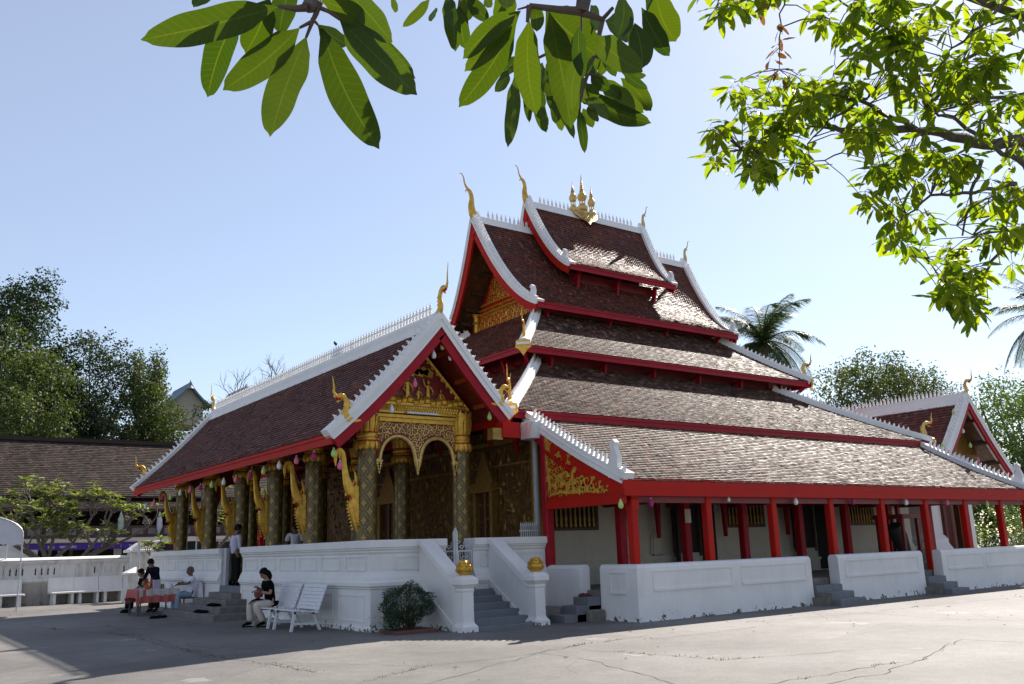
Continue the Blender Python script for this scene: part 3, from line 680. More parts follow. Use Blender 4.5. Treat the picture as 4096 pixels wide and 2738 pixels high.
# hipped tiers 3 and 4
def hip_tier(u0,u1,v,z,k,zt,a,rm,brk,end='naga'):
    H=zt-z; pr=prof_pts(k,H,a); v2=2*VR-v
    L=.1
    roof('t',(0,v+k,zt+L),X_,-Y_,pr,lambda o:u0+k-o,lambda o:u1-k+o,T,'tiled',.135,.125,jit=.75)
    roof('t',(0,v2-k,zt+L),X_,Y_,pr,lambda o:u0+k-o,lambda o:u1-k+o,T,'tiled',.4,.4)
    roof('t',(u0+k,0,zt+L),Y_,-X_,pr,lambda o:v+k-o,lambda o:v2-k+o,T,'tile',.125,.135)
    roof('t',(u1-k,0,zt+L),Y_,X_,pr,lambda o:v+k-o,lambda o:v2-k+o,T,'tile',.4,.4)
    for (cx,cy,sx,sy) in ((u0,v,1,1),(u1,v,-1,1),(u0,v2,1,-1),(u1,v2,-1,-1)):
        pts=[V((cx+sx*(k-o),cy+sy*(k-o),zt-h+.10)) for o,h in pr]
        dr=V((sx,sy,0)).normalized(); n=V((-dr.y,dr.x,0))
        h=MB(); 
        for (p,q) in zip(pts,pts[1:]): pass
        h.band(pts,n,-.12,.13,-.16,.16); h.band(pts,n,.13,.2,-.1,.1); h.band([pts[-2],pts[-1],pts[-1]-dr*.12],n,-.02,.06,-.2,.2)
        ho=h.build('hip_coping',M['crest'],T)
        crest(pts[:-2],n,.17,FLAME,.6,ho,base=.19,th=.035)
        s=.66 if sx>0 else .66
        naga(V((cx,cy,z+.30))+dr*.22,-dr,n,s,T,m='gold' if sx>0 else 'goldp',horn=.6)
        q=MB(); q.prism([(-.22,.24),(0,.30),(.22,.24),(.24,.02),(.12,-.06),(0,-.24),(-.12,-.06),(-.24,.02)],V((cx,cy,z-.02))-dr*.04,n,Z_,dr*.06); q.build('corner_plaque',M['gold'],T)
        q=MB(); q.bar(V((cx,cy,z-.05))+dr*.15,V((cx,cy,z-.85))+dr*1.25,.1,.13); q.build('eave_bracket',M['crim'],T)
    e=.24
    fascia((u0,v,z+.12),(u1,v,z+.12),e,T,rm); fascia((u0,v2,z+.12),(u1,v2,z+.12),e,T,rm)
    fascia((u0,v,z+.12),(u0,v2,z+.12),e,T,rm); fascia((u1,v,z+.12),(u1,v2,z+.12),e,T,rm)
    for i in range(brk):
        x=u0+1.4+(u1-u0-2.8)*i/(brk-1)
        b=MB(); y=v+.28
        b.bar((x,y,z-.02),(x,y+.9,z-.3),.08,.1,X_); b.prism([(0,0),(-.06,-.02),(-.1,-.3),(-.16,-.55),(-.10,-.72),(-.2,-.7),(-.3,-.42),(-.22,-.1),(-.25,0)],(x,y,z-.01),-Y_,Z_,X_*.08)
        b.build('eave_bracket',M['crim'],T)
    for i in range(6):
        y=v+1.6+(v2-v-3.2)*i/5; x=u0+.28; b=MB()
        b.bar((x,y,z-.02),(x+.9,y,z-.3),.08,.1,Y_); b.bar((x,y,z-.02),(x+.25,y,z-.62),.08,.1,Y_); b.build('eave_bracket',M['crim'],T)
    return pr
hip_tier(7.123,21.25-.0,3.944,7.552,2.62,9.62,.85,'crim',6)
hip_tier(4.146,23.69,.668,4.903,3.97,7.21,.86,'crim',7)
# dark board walls filling the gaps between the stacked roofs
b=MB()
b.box(8.1,19.7,4.75,2*VR-4.75,6.9,7.8); b.box(9.9,18.0,6.4,2*VR-6.4,9.2,9.72); b.box(12.1,16.3,7.4,2*VR-7.4,10.7,11.7)
P(b,'clerestory_boards',M['dred'])
# tier 5: lean-to verandah roof along both long sides
v5,z5,v5t,z5t,u5=-2.7956,2.6377,.8155,4.8425,4.685
W5=v5t-v5; H5=z5t-(z5+.30); pr5=prof_pts(W5,H5,.82); U5=2*UM-u5
for sg,vb in ((-1,v5t),(1,2*VR-v5t)):
    roof('t',(0,vb,z5t+.03),X_,V((0,sg,0)),pr5,lambda o:u5+.1,lambda o:U5-.1,T,'tiled',.14 if sg<0 else .4,.125 if sg<0 else .4,soffit=None,jit=.9)
    for ue,n in ((u5,-1),(U5,1)):
        pts=[V((ue,vb+sg*o,z5t-h-.02)) for o,h in pr5]
        barge(pts,V((n,0,0)),T,.23,.30,.25,.78,'red',.16)
        e=pts[-1]; q=MB(); q.prism([(.0,-.1),(.42,-.1),(.46,.04),(.30,.10),(.33,.34),(.24,.56),(.28,.66),(.20,.74),(.10,.70),(.06,.56),(.14,.5),(.04,.3),(-.02,.12)],e+V((0,-sg*.42,.24)),V((0,sg,0)),Z_,X_*.135); q.build('scroll_corner',M['crest'],T)
    q=MB(); y=v5 if sg<0 else 2*VR-v5
    q.box(u5-.05,U5+.05,y+sg*.03,y-sg*.10,z5,z5+.375); q.box(u5-.05,U5+.05,y+sg*.055,y+sg*.028,z5+.0,z5+.16)
    q.build('eave_fascia',M['red'],T)
# stained block where the verandah roof meets the porch roof
b=MB(); b.bbox(u5-.30,u5+.12,v5t-.75,v5t-.25,z5t-.62,z5t-.18,.04); P(b,'valley_block',M['whiteo'])
b=MB(); b.box(3.55,4.05,.10,.42,4.2,4.58); P(b,'beam_end',M['red']); b=MB(); b.box(3.28,3.56,.14,.38,4.14,4.42); P(b,'carved_beam',M['goldd'])
# gold scrolled end panel of the verandah
pzf=lambda y: z5t-.34-pz(pr5,v5t-y)
b=MB(); ya,yb=-2.55,-.02
b.prism([(ya,z5+.02),(yb,z5+.02)]+[(yb-(yb-ya)*i/8,pzf(yb-(yb-ya)*i/8)) for i in range(9)],(u5+.02,0,0),Y_,Z_,X_*.05)
ep=P(b,'verandah_end_panel',M['red'])
def curl(mb,cx,cy,r,a0,h,turns,w):
    pts=[];rad=[]
    for k in range(22):
        t=k/21; a=a0+h*t*turns*2*PI; rr=r*(1-.82*t); pts.append(V((u5-.02,cx+math.cos(a)*rr,cy+math.sin(a)*rr))); rad.append(w*.78*(1-.55*t))
    mb.tube(pts,rad,6,.5,X_)
    for q in range(5):
        a=a0+h*(q*.9+.4); p=V((u5-.02,cx+math.cos(a)*r*(1-.1*q),cy+math.sin(a)*r*(1-.1*q))); d=V((0,math.cos(a),math.sin(a))); s_=V((0,-d.z,d.y))
        mb.prism([(0,-w),(w*2.2,-w*1.4),(w*3.4,0),(w*1.6,w*1.1),(0,w)],p,d,s_,X_*.03)
g=MB()
for a in ((-.42,3.95,.25,-2.6,1,1.1,.055),(-.35,3.22,.24,1.2,-1,1.2,.055),(-.85,3.22,.25,2.4,1,1.2,.055),(-1.25,3.05,.20,.4,-1,1.2,.045),(-1.6,3.05,.17,2.6,1,1.2,.04),(-1.93,2.93,.13,.4,-1,1.1,.03),(-.8,3.62,.16,2.4,1,1.0,.04),(-2.18,2.86,.08,2.6,1,1,.02)): curl(g,*a)
g.tube([(u5-.02,-.12,4.2),(u5-.02,-.16,3.9),(u5-.02,-.1,3.6),(u5-.02,-.2,3.2),(u5-.02,-.15,2.9)],[.1,.07,.06,.05,.03],6,.4,X_)
g.tube([(u5-.02,-.2,2.8),(u5-.02,-.6,2.86),(u5-.02,-1.0,2.82),(u5-.02,-1.5,2.82),(u5-.02,-2.1,2.76)],[.03,.045,.04,.035,.01],6,.4,X_)
g.build('carved_scrolls',M['gold'],ep,smooth=True)
scrolls((u5-.02,0,0),Y_,Z_,-X_,dict(x=(-2.4,-.12),y=(z5+.12,4.2),f=lambda x,y:y<pzf(x)-.16),.21,.075,ep,'gold',12)
b=MB(); b.box(u5-.06,u5+.1,-2.75,0.0,z5-.16,z5+.05)
for i in range(13): b.prism([(-.07,0),(.07,0),(.03,-.07),(0,-.13),(-.03,-.07)],(u5-.05,-.0-.02-.085*i-.0,z5t-.37-pz(pr5,.84+.085*i)),Y_,Z_,X_*.03)
P(b,'end_tie_beam',M['red'])
# verandah posts
OP=[5.05,7.44,9.83,12.21,14.6,16.85,19.08,21.32,23.0]; IP=[6.36,8.61,10.86,13.3,15.55,17.8,20.2,22.6]
FZ=.62
for sg in (0,1):
    my=lambda y:y if sg==0 else 2*VR-y
    for i,x in enumerate(OP):
        y=my(-2.62); b=MB(); b.bbox(x-.095,x+.095,y-.095,y+.095,FZ,z5+.1,.02)
        if i==0: b.bbox(x-.12,x+.12,y-.12,y+.12,z5-.3,z5-.05,.02)
        P(b,'verandah_post',M['red'])
    for x in IP:
        y=my(-.8); b=MB(); b.bbox(x-.105,x+.105,y-.105,y+.105,FZ,3.7,.02); P(b,'verandah_post',M['crim'])
    b=MB(); b.bbox(4.62,4.86,my(0)-.1,my(0)+.1,FZ,4.3,.03); P(b,'verandah_post',M['crim'])
    b=MB(); y=my(-.8); b.box(5,23.2,y-.08,y+.08,3.0,3.2); y=my(-2.62); b.box(5,23.2,y-.06,y+.06,z5-.14,z5-.0); 
    for x in OP[1:-1]: b.box(x-.05,x+.05,min(my(-2.6),my(1.0)),max(my(-2.6),my(1.0)),z5-.05,z5+.07)
    P(b,'verandah_beam',M['dred'])
# walls of the hall
WV=1.05; WF=5.25; WR=22.2
b=MB(); b.box(WF,WR,WV,WV+.4,FZ,4.7); b.box(WF,WR,2*VR-WV-.4,2*VR-WV,FZ,4.7); b.box(WR-.4,WR,WV+.4,2*VR-WV-.4,FZ,4.7)
wl=P(b,'side_wall',M['wallw'])
for y,s in ((WV,-1),(2*VR-WV,1)):
    b=MB()
    for (z0,z1,d) in ((FZ,FZ+.34,.16),(FZ+.34,FZ+.42,.20),(FZ+.42,FZ+.55,.10),(FZ+.55,FZ+.60,.13),(FZ+.60,FZ+.70,.05)): b.box(WF+.3,WR,y+s*d,y,z0,z1)
    b.build('wall_plinth',M['wallw'],wl)
b=MB(); b.box(WF,WR,WV-.06,WV,2.86,3.15); b.build('wall_beam',M['brownw'],wl)
def window(x0,x1,z0=2.0,z1=2.95):
    b=MB(); y=WV
    b.box(x0,x1,y-.05,y-.0,z0,z0+.07); b.box(x0,x0+.09,y-.05,y,z0+.07,z1); b.box(x1-.09,x1,y-.05,y,z0+.07,z1); w=P(b,'window',M['brownw'])
    b=MB(); b.box(x0+.09,x1-.09,y-.015,y-.005,z0+.07,z1); b.build('dark_opening',M['dark'],w)
    b=MB(); n=max(4,int((x1-x0)/.17))
    for i in range(n):
        x=x0+.17+(x1-x0-.34)*i/(n-1); b.lathe([(.035,z0+.08),(.05,z0+.12),(.03,z0+.2),(.045,z0+.3),(.028,z0+.38),(.03,z1-.35),(.045,z1-.2),(.03,z1-.1),(.04,z1)],(x,y-.045,0),8)
    b.build('window_baluster',M['goldd'],w,smooth=True)
window(5.62,7.22); window(12.25,14.05); window(18.3,19.95)
def hdoor(x0,x1,leaf):
    b=MB(); y=WV; b.box(x0,x0+.1,y-.08,y,FZ,3.0); b.box(x1-.1,x1,y-.08,y,FZ,3.0); b.box(x0,x1,y-.08,y,2.9,3.0); w=P(b,'hall_door',M['brownw'])
    b=MB(); b.box(x0+.1,x1-.1,y-.02,y-.008,FZ,2.9); b.build('dark_opening',M['dark'],w)
    b=MB(); b.bar((x0+.03,y-.12,(FZ+2.9)/2),(x0-.25,y-.5,(FZ+2.9)/2),.05,2.2); b.bar((x1-.03,y-.12,(FZ+2.9)/2),(x1+.15,y-.5,(FZ+2.9)/2),.05,2.2); b.build('door_leaf',M['dark'],w)
hdoor(10.0,11.1,1); hdoor(15.4,16.5,1)
# hanging carved wedges and niches on the side wall
for x in (8.2,9.25,12.0,14.9,17.2,18.0,20.6,21.1):
    b=MB(); b.prism([(-.09,0),(.09,0),(.09,-.2),(.02,-1.25),(-.02,-1.25),(-.09,-.2)],(x,WV-.22,3.0),X_,Z_,Y_*.12); P(b,'wedge_bracket',M['crim'])
for x in (8.15,9.3):
    b=MB(); b.prism([(-.2,0),(.2,0),(.2,.45),(.12,.62),(0,.72),(-.12,.62),(-.2,.45)],(x,WV-.03,1.28),X_,Z_,Y_*.04); b.prism([(-.13,0),(.13,0),(.13,.4),(0,.58),(-.13,.4)],(x,WV-.06,1.30),X_,Z_,Y_*.03); P(b,'wall_niche',M['wallw'])
# gilded front wall
b=MB(); b.box(WF-.12,WF+.2,.85,2*VR-.85,CZ-.2,4.75); fw=P(b,'gilded_wall',M['relief'])
e=MB()
rn=random.Random(4)
for k in range(420):
    y=.95+rn.random()*15.4; z=1.2+rn.random()*3.1; w=.03+rn.random()*.06; h=.05+rn.random()*.22; e.lathe([(0,0),(w,h*.3),(w*.8,h*.7),(0,h)],(WF-.12,y,z),6)
for z in (1.15,3.75): e.box(WF-.16,WF-.12,.85,2*VR-.85,z,z+.05)
e.build('relief_carving',M['goldd'],fw,smooth=True)
for y in (3.15,8.70,14.25):
    s=.75 if y!=8.7 else 1.0
    b=MB(); b.box(WF-.30,WF-.12,y-s*.62,y-s*.45,CZ,3.1); b.box(WF-.30,WF-.12,y+s*.45,y+s*.62,CZ,3.1); b.box(WF-.36,WF-.12,y-s*.7,y+s*.7,3.1,3.35); b.prism([(-.6*s,0),(.6*s,0),(0,.9)],(WF-.2,y,3.35),Y_,Z_,X_*.1)
    d=P(b,'carved_door',M['goldd']); b=MB(); b.box(WF-.16,WF-.125,y-s*.45,y+s*.45,CZ,3.1); b.build('door_leaf',simple('red_brown_door',(.08,.02,.014),.5),d)
    b=MB(); b.box(WF-.22,WF-.17,y-.02,y+.02,CZ,3.1); b.build('door_frame_strip',M['goldd'],d)
b=MB(); 
for y in (.75,2*VR-.75): b.lathe([(.20,CZ),(.2,CZ+.2),(.15,CZ+.3),(.15,4.2),(.2,4.4)],(WF-.25,y,0),12)
b.box(WF-.35,WF-.1,.5,2*VR-.5,4.3,4.42); P(b,'corner_pilaster',M['goldd'],smooth=True)
b=MB(); b.lathe([(.07,CZ),(.07,4.3)],(WF-.5,.45,0),10); P(b,'drain_pipe',simple('grey_pipe',(.35,.36,.38),.5))
b=MB()
for y in np.arange(.0,.9,.0725)[:12]:
    y=float(y); x=4.6; 
for i in range(9):
    x=4.15+.06*i; b.bar((x,.32,1.45),(x,.32,2.15),.02); b.lathe([(.022,2.12),(0,2.22)],(x,.32,0),5)
b.bar((4.1,.32,1.5),(4.7,.32,1.5),.03); b.bar((4.1,.32,2.0),(4.7,.32,2.0),.03); P(b,'spiked_rail',M['iron'])
# triple-spired ridge ornament at the middle of the top ridge
b=MB(); ux=13.95; zz=z1a
def spire(x,h,r):
    b.lathe([(r*1.0,zz+.1),(r*1.05,zz+.35),(r*.8,zz+.42),(r*1.15,zz+.5),(r*1.2,zz+.72),(r*.7,zz+.85),(r*.5,zz+.95)],(x,VR,0),10)
    for k in range(4):
        a=PI/4+k*PI/2; b.lathe([(r*.14,zz+.85),(r*.14,zz+1.25)],(x+math.cos(a)*r*.55,VR+math.sin(a)*r*.55,0),5)
    pr=[(r*.9,zz+1.22),(r*.95,zz+1.3),(r*1.12,zz+1.38),(r*1.05,zz+1.5),(r*.6,zz+1.72),(r*.5,zz+1.8)]; n=9
    for i in range(n):
        t=i/n; z=zz+1.8+(h-1.8)*t; q=r*.46*(1-t)**1.1+.012; pr+=[(q*.75,z),(q*1.15,z+(h-1.8)/n*.35),(q*.7,z+(h-1.8)/n*.8)]
    pr.append((.004,zz+h+.1)); b.lathe(pr,(x,VR,0),10)
spire(ux,3.0,.30); 
for dx in (-.80,.80):
    n=len(b.v); spire(ux+dx,2.5,.24)
    for i in range(n,len(b.v)): v=b.v[i]; b.v[i]=(v[0],v[1],v[2]-.25)
for sg in (-1,1):
    b.prism([(-1.15,.45),(-.9,.25),(-.5,.28),(0,.62),(.5,.28),(.9,.25),(1.15,.45),(.95,-.05),(.6,-.35),(.25,-.5),(0,-.8),(-.25,-.5),(-.6,-.35),(-.95,-.05)],(ux,VR+sg*.33,zz-.02),X_,V((0,sg*.35,1)).normalized()*1.0 if False else V((0,-sg*.45,.9)),V((0,sg,0))*.08)
b.v=[(ux+(x-ux)*.62,VR+(y-VR)*.62,zz+.08+(z-zz)*.62) for x,y,z in b.v]
orn=P(b,'spire_ornament',M['goldp'],smooth=True)
scrolls((ux,VR-.25,zz+.07),X_,V((0,.45,.9)),-Y_,dict(x=(-.56,.56),y=(-.31,.2),f=lambda x,y:abs(x)<.53-(.22-y)*.7 and y<.19),.16,.07,orn,'goldp',8,th=.04)
# rear porch (mirror of the front one)
U0r,ULr,URr=2*UM-U0+.1,2*UM-UL+.1,2*UM-UR+.1
roof('t',(U0r,VP,ZP+LIFT-.1),Y_,-X_,pR,cst(.12),cst(VQ-VP-.12),T,soffit='soff',tw=.15,th=.15)
roof('t',(U0r,VP,ZP+LIFT-.1),Y_,X_,pL,cst(.12),cst(VQ-VP-.12),T,soffit='soff',tw=.3,th=.3)
for vv,n in ((VP,-Y_),(VQ,Y_)):
    barge([V((U0r-o,vv,ZP-.1-h)) for o,h in pR][::-1]+[V((U0r+o,vv,ZP-.1-h)) for o,h in pL][1:],n,T,.24,.20,cs=.7,step=.18)
    naga((U0r,vv,ZP+.2),n,X_,.6,T,m='goldp',horn=1.0)
    b=MB(); b.prism([(U0r-1.5,4.7),(U0r+2.2,4.7),(U0r,ZP-.5)],(0,vv-n.y*.9,0),X_,Z_,Y_*.06); P(b,'gable_pediment',M['goldd'])
    for o,h in (pL[3],pL[7],pL[11]): b=MB(); b.box(U0r+o-.05,U0r+o+.05,min(vv,vv-n.y*.9),max(vv,vv-n.y*.9),ZP-.1-h-.12,ZP-.1-h-.0); P(b,'soffit_batten',M['brownw'])
b=MB(); b.sweep([(-.26,ZP-.26),(-.12,ZP+.10),(-.10,ZP+.24),(.10,ZP+.24),(.12,ZP+.10),(.26,ZP-.26)],[(U0r,VP+.1),(U0r,VQ-.1)]); rc=P(b,'ridge_coping',M['crest'])
crest([V((U0r,VP+.5,ZP)),V((U0r,VQ-.5,ZP))],X_,.17,SPIKE,1.0,rc,base=.23,th=.03,name='ridge_spikes')
fascia((URr,VP,ZR+.02),(URr,VQ,ZR+.02),.2,T); fascia((ULr,VP,ZL+.06),(ULr,VQ,ZL+.06),.25,T)
# rear room under it, white with a red double door
b=MB(); b.box(23.9,27.3,1.35,15.8,0,4.7); rw=P(b,'rear_wall',M['white'])
b=MB(); b.sweep([(0,0),(.55,0),(.55,.5),(.40,.62),(.40,1.1),(.25,1.3),(.25,1.45),(.1,1.6),(0,1.6)],[(24.75,1.35),(23.9,1.35),(23.9,3)][::-1]); b.build('wall_plinth',M['white'],rw)
b=MB(); b.box(25.0,26.0,1.28,1.35,.5,3.6); b.box(24.9,25.0,1.22,1.35,.5,3.75); b.box(26.0,26.1,1.22,1.35,.5,3.75); b.build('red_door',simple('red_brown_leaf',(.13,.02,.015),.5),rw)
b=MB(); b.bar((25.55,.95,2.0),(25.62,1.2,2.0),.06,3.0); b.build('door_leaf',simple('ochre_brown_leaf',(.13,.055,.015),.5),rw)
# ================================================================== PLINTH, WALLS, STAIRS
ZT=1.853
PW=[(-.34,0),(.055,0),(.055,.07),(.02,.10),(.02,.84),(.05,.86),(.05,.89),(.09,.91),(.09,.98),(.06,1.02),(.045,1.08),(.0,1.16),(-.02,1.20),(-.02,1.56),(.01,1.60),(.01,1.63),(.04,1.66),(.04,1.69),(.075,1.70),(.075,ZT-.02),(.055,ZT),(-.38,ZT),(-.38,1.68),(-.34,1.64)]
def wall(path,name='terrace_wall',m='whited',prof=PW): 
    b=MB(); b.sweep(prof,path); return P(b,name,M[m])
SA,SB=1.83,2.56; FA,FB=7.83,9.60; VE=17.2
w1=wall([(SA,0),(0,0),(0,FA)][::-1]) if False else wall([(0,FA),(0,0),(SA,0)])
w2=wall([(0,VE),(0,FB)]); w3=wall([(SB,0),(4.66,0)]); w4=wall([(4.66,VE),(0,VE),(0,VE-.01)])
def panels(w,a,b_,n,z0,z1,out,k,pad=.16):
    a=V(a);b_=V(b_);n=V(n); d=(b_-a).normalized(); L=(b_-a).length; e=MB(); s=L/k
    for i in range(k):
        p=a+d*(i*s+pad); q=a+d*((i+1)*s-pad); up=Z_
        for (r0,r1) in ((p+up*z0,q+up*z0),(p+up*z1,q+up*z1)): e.bar(r0+n*out,r1+n*out,.035,.03,n)
        for r in (p,q): e.bar(r+up*z0+n*out,r+up*z1+n*out,.03,.035,n)
    e.build('wall_panel',M['white'],w)
panels(w1,(0,.1,0),(0,FA-.05,0),(-1,0,0),1.24,1.52,.0-.015,6); panels(w1,(0,.1,0),(0,FA-.05,0),(-1,0,0),.2,.72,.02,5)
panels(w1,(.5,0,0),(SA-.1,0,0),(0,-1,0),1.24,1.5,-.015,1,.1); panels(w1,(.1,0,0),(1.2,0,0),(0,-1,0),.2,.72,.02,1)
panels(w2,(0,FB+.1,0),(0,VE-.1,0),(-1,0,0),1.24,1.52,-.015,5); panels(w3,(SB+.1,0,0),(4.6,0,0),(0,-1,0),1.24,1.5,-.015,2,.1)
b=MB(); b.box(.28,5.2,.28,VE-.3,0,CZ); b.box(-.02,.3,FA,FB,0,CZ); b.box(SA,SB,-.04,.3,0,CZ-.01); P(b,'terrace_floor',M['grey'])
# pyramid steps to the front door
b=MB(); 
for i in range(5):
    z=CZ-.02-.155*(i+1)+.0; hw=.98+.45*i; dpt=.30*(i+1)
    b.bbox(-dpt,.0,8.72-hw,8.72+hw,0,z+.0,.012)
P(b,'front_steps',simple('weathered_step_tiles',(.19,.17,.16),.75,0,.2,4,.3))
# door frame and iron gate leaf at the front opening
b=MB(); b.box(.05,.14,FB-.28,FB,CZ,ZT); b.box(.0,.06,FB-.04,FB-.0,CZ,ZT-.02); P(b,'gate_leaf',M['iron'])
# gable-side stairs with parapets, newels
b=MB()
for i in range(6):
    z=CZ-.13*(i+1)+.0; b.bbox(1.42,2.98,-.30*(i+1)+.05,.0,0,z+.06 if i<5 else .075,.012)
P(b,'side_steps',simple('blue_grey_step_paint',(.165,.175,.205),.65,0,.12,3,.2))
for xc in (1.27,3.08):
    b=MB()
    b.prism([(0,0),(-1.5,0),(-1.5,.72),(-1.45,.8),(-.1,ZT-.13),(0,ZT-.13)],(xc,0,0),Y_,Z_,X_*.24)
    b.prism([(0,ZT-.13),(-.1,ZT-.13),(-1.5,.80),(-1.5,.97),(-.08,ZT+.04-.04),(0,ZT-.03)],(xc,0,0),Y_,Z_,X_*.36)
    b.prism([(0,.78),(-.1,.78),(-1.35,.02),(-1.35,.14),(-.1,.92),(0,.92)],(xc,0,0),Y_,Z_,X_*.3)
    par=P(b,'stair_parapet',M['whited'])
    y=-1.62; b=MB(); sq=lambda r:r*1.414
    b.lathe([(sq(.19),0),(sq(.19),.10),(sq(.14),.16),(sq(.13),.20),(sq(.125),.76),(sq(.14),.80),(sq(.13),.84),(sq(.18),.90),(sq(.20),.92),(sq(.20),1.02),(sq(.12),1.09),(.01,1.12)],(xc,y,0),4)
    nw=b.build('newel_post',M['whited'],T)
    b=MB(); b.lathe([(.09,1.09),(.14,1.13),(.165,1.19),(.17,1.24),(.13,1.30),(.10,1.33),(.06,1.37),(.012,1.40)],(xc,y,0),14)
    for r_,z_ in ((.165,1.18),(.15,1.26),(.10,1.32)):
        for k in range(10):
            a=2*PI*k/10+(z_*7); d=V((math.cos(a),math.sin(a),0)); b.tube([V((xc,y,z_-.03))+d*r_*.9,V((xc,y,z_+.02))+d*r_*1.05,V((xc,y,z_+.075))+d*r_*.86],[.03,.035,.006],5,.5,d)
    b.build('lotus_bud',M['gold'],nw,smooth=True)
# wrought iron gate in the side opening
b=MB(); y=.06
for x in (SA+.03,(SA+SB)/2,SB-.03): b.bar((x,y,CZ+.03),(x,y,1.58),.035)
for z in (CZ+.05,1.575): b.bar((SA,y,z),(SB,y,z),.04)
for i in range(11): x=SA+.06+i*.06; b.bar((x,y,CZ+.05),(x,y,1.57),.010)
def cur(cx,cz,r,h,a0=0): b.tube([V((cx+math.cos(a0+h*t*.55)*r*(1-t/16),y-.01,cz+math.sin(a0+h*t*.55)*r*(1-t/16))) for t in range(13)],.011,4)
for cx in (SA+.18,SB-.18):
    for cz,h in ((1.0,1),(1.2,-1),(1.4,1)): cur(cx-.06,cz,.07,h,0); cur(cx+.06,cz,.07,-h,PI)
for i in range(4): cur(SA+.12+i*.165,1.65,.06,1,0); cur(SA+.12+i*.165,1.65,.06,-1,PI); 
for i in range(3): cur(SA+.2+i*.165,1.76-.03*abs(i-1),.05,1,0)
b.build('iron_gate',M['iron'],T)
b=MB(); b.prism([(-.055,CZ-.05),(.055,CZ-.05),(.055,1.98),(0,2.08),(-.055,1.98)],(2.02,-.10,0),X_,Z_,Y_*.05); b.prism([(-.012,CZ),(.012,CZ),(.012,1.98),(0,2.03),(-.012,1.98)],(2.02,-.13,0),X_,Z_,Y_*.02); P(b,'gate_spear_post',M['iron'])
# verandah plinth and low walls
b=MB(); b.box(4.85,23.6,-2.65,1.05,0,FZ); b.box(4.80,4.86,-2.5,0,0,FZ-.0); b.box(5.2,22.4,1.0,16.2,0,FZ-.02); b.box(4.85,23.6,16.15,19.85,0,FZ-.0); P(b,'verandah_floor',M['cement'])
VW=[(-.30,0),(.03,0),(.02,.06),(.0,.5),(.0,1.10),(-.04,1.165),(-.09,1.183),(-.21,1.183),(-.26,1.165),(-.30,1.10)]
def vwall(path):
    b=MB(); b.sweep(VW,path); return P(b,'verandah_wall',M['whited'])
a1=vwall([(4.73,-1.80),(4.73,-2.99),(10.68,-2.99)]); a2=vwall([(11.82,-2.99),(15.79,-2.99)]); a3=vwall([(16.79,-2.99),(26.2,-2.99)]); a4=vwall([(4.60,-.0),(4.60,-1.25)])
def recess(w,x0,x1,y,z0=.66,z1=1.0):
    e=MB(); e.box(x0,x1,y-.012,y+.004,z1,z1+.02); e.box(x0,x1,y-.02,y,z1+.02,z1+.035); e.box(x0-.02,x0,y-.012,y,z0,z1+.035); e.box(x1,x1+.02,y-.012,y,z0,z1+.035); e.box(x0,x1,y-.028,y,z0-.05,z0); e.build('wall_panel',M['white'],w)
recess(a1,5.2,7.7,-2.99); recess(a1,8.05,10.45,-2.99); recess(a2,12.1,15.5,-2.99); recess(a3,17.1,19.1,-2.99); recess(a3,19.3,22.2,-2.99)
e=MB(); e.box(4.705,4.73,-2.65,-2.15,1.0,1.02); e.box(4.705,4.73,-2.67,-2.65,.6,1.02); e.box(4.705,4.73,-2.15,-2.13,.6,1.02); e.box(4.70,4.73,-2.65,-2.15,.56,.60); e.build('wall_panel',M['white'],a1)
for x0,x1 in ((10.72,11.78),(15.83,16.75)):
    b=MB()
    for i in range(3): b.bbox(x0+.0,x1+(.0),-2.75-.32*(i+1),-2.7,0,FZ-.16-.155*i,.012)
    st=P(b,'verandah_steps',M['grey']); b=MB(); b.box(x0-.02,x0+.002,-3.5,-2.9,0,.30); b.box(x0-.15,x0,-3.45,-3.0,0,.18); b.build('step_cheek',M['cement'],st)
b=MB()
for i in range(3): b.bbox(4.70-.34*(i+1),4.72,-1.80,-1.27,0,FZ-.12-.17*i,.012)
st=P(b,'corner_steps',M['grey']); b=MB(); b.bbox(3.3,4.55,-1.25,-.06,0,.26,.04); b.bbox(4.25,4.69,-1.98,-1.805,0,.24,.03); b.build('step_cheek',M['cement'],st)
# ================================================================== GROUND, JOINTS, ROAD, HILL
b=MB(); b.add([(-600,-600,0),(1200,-600,0),(1200,900,0),(-600,900,0)],[(0,1,2,3)]); b.build('ground',M['ground'],kind='structure')
b=MB(); b.add([(-200,25.5,.004),(250,25.5,.004),(250,36.5,.004),(-200,36.5,.004)],[(0,1,2,3)]); b.build('road',M['asph'],kind='structure')
def hill():
    n=36; vs=[];fs=[]
    for j in range(n):
        for i in range(n):
            x=-60+150*i/(n-1); y=52+110*j/(n-1)
            h=17*math.exp(-((x+22)/42)**2)*min(1,max(0,(y-52)/45)) ; h+=1.2*math.sin(x*.3)*math.sin(y*.21)*min(1,h/6); vs.append((x,y,h-.1))
    for j in range(n-1):
        for i in range(n-1): a=j*n+i; fs.append((a,a+1,a+n+1,a+n))
    b=MB(); b.add(vs,fs); b.build('hill',M['earth'],smooth='all',kind='structure')
hill()
def hillz(x,y): return 17*math.exp(-((x+22)/42)**2)*min(1,max(0,(y-52)/45))
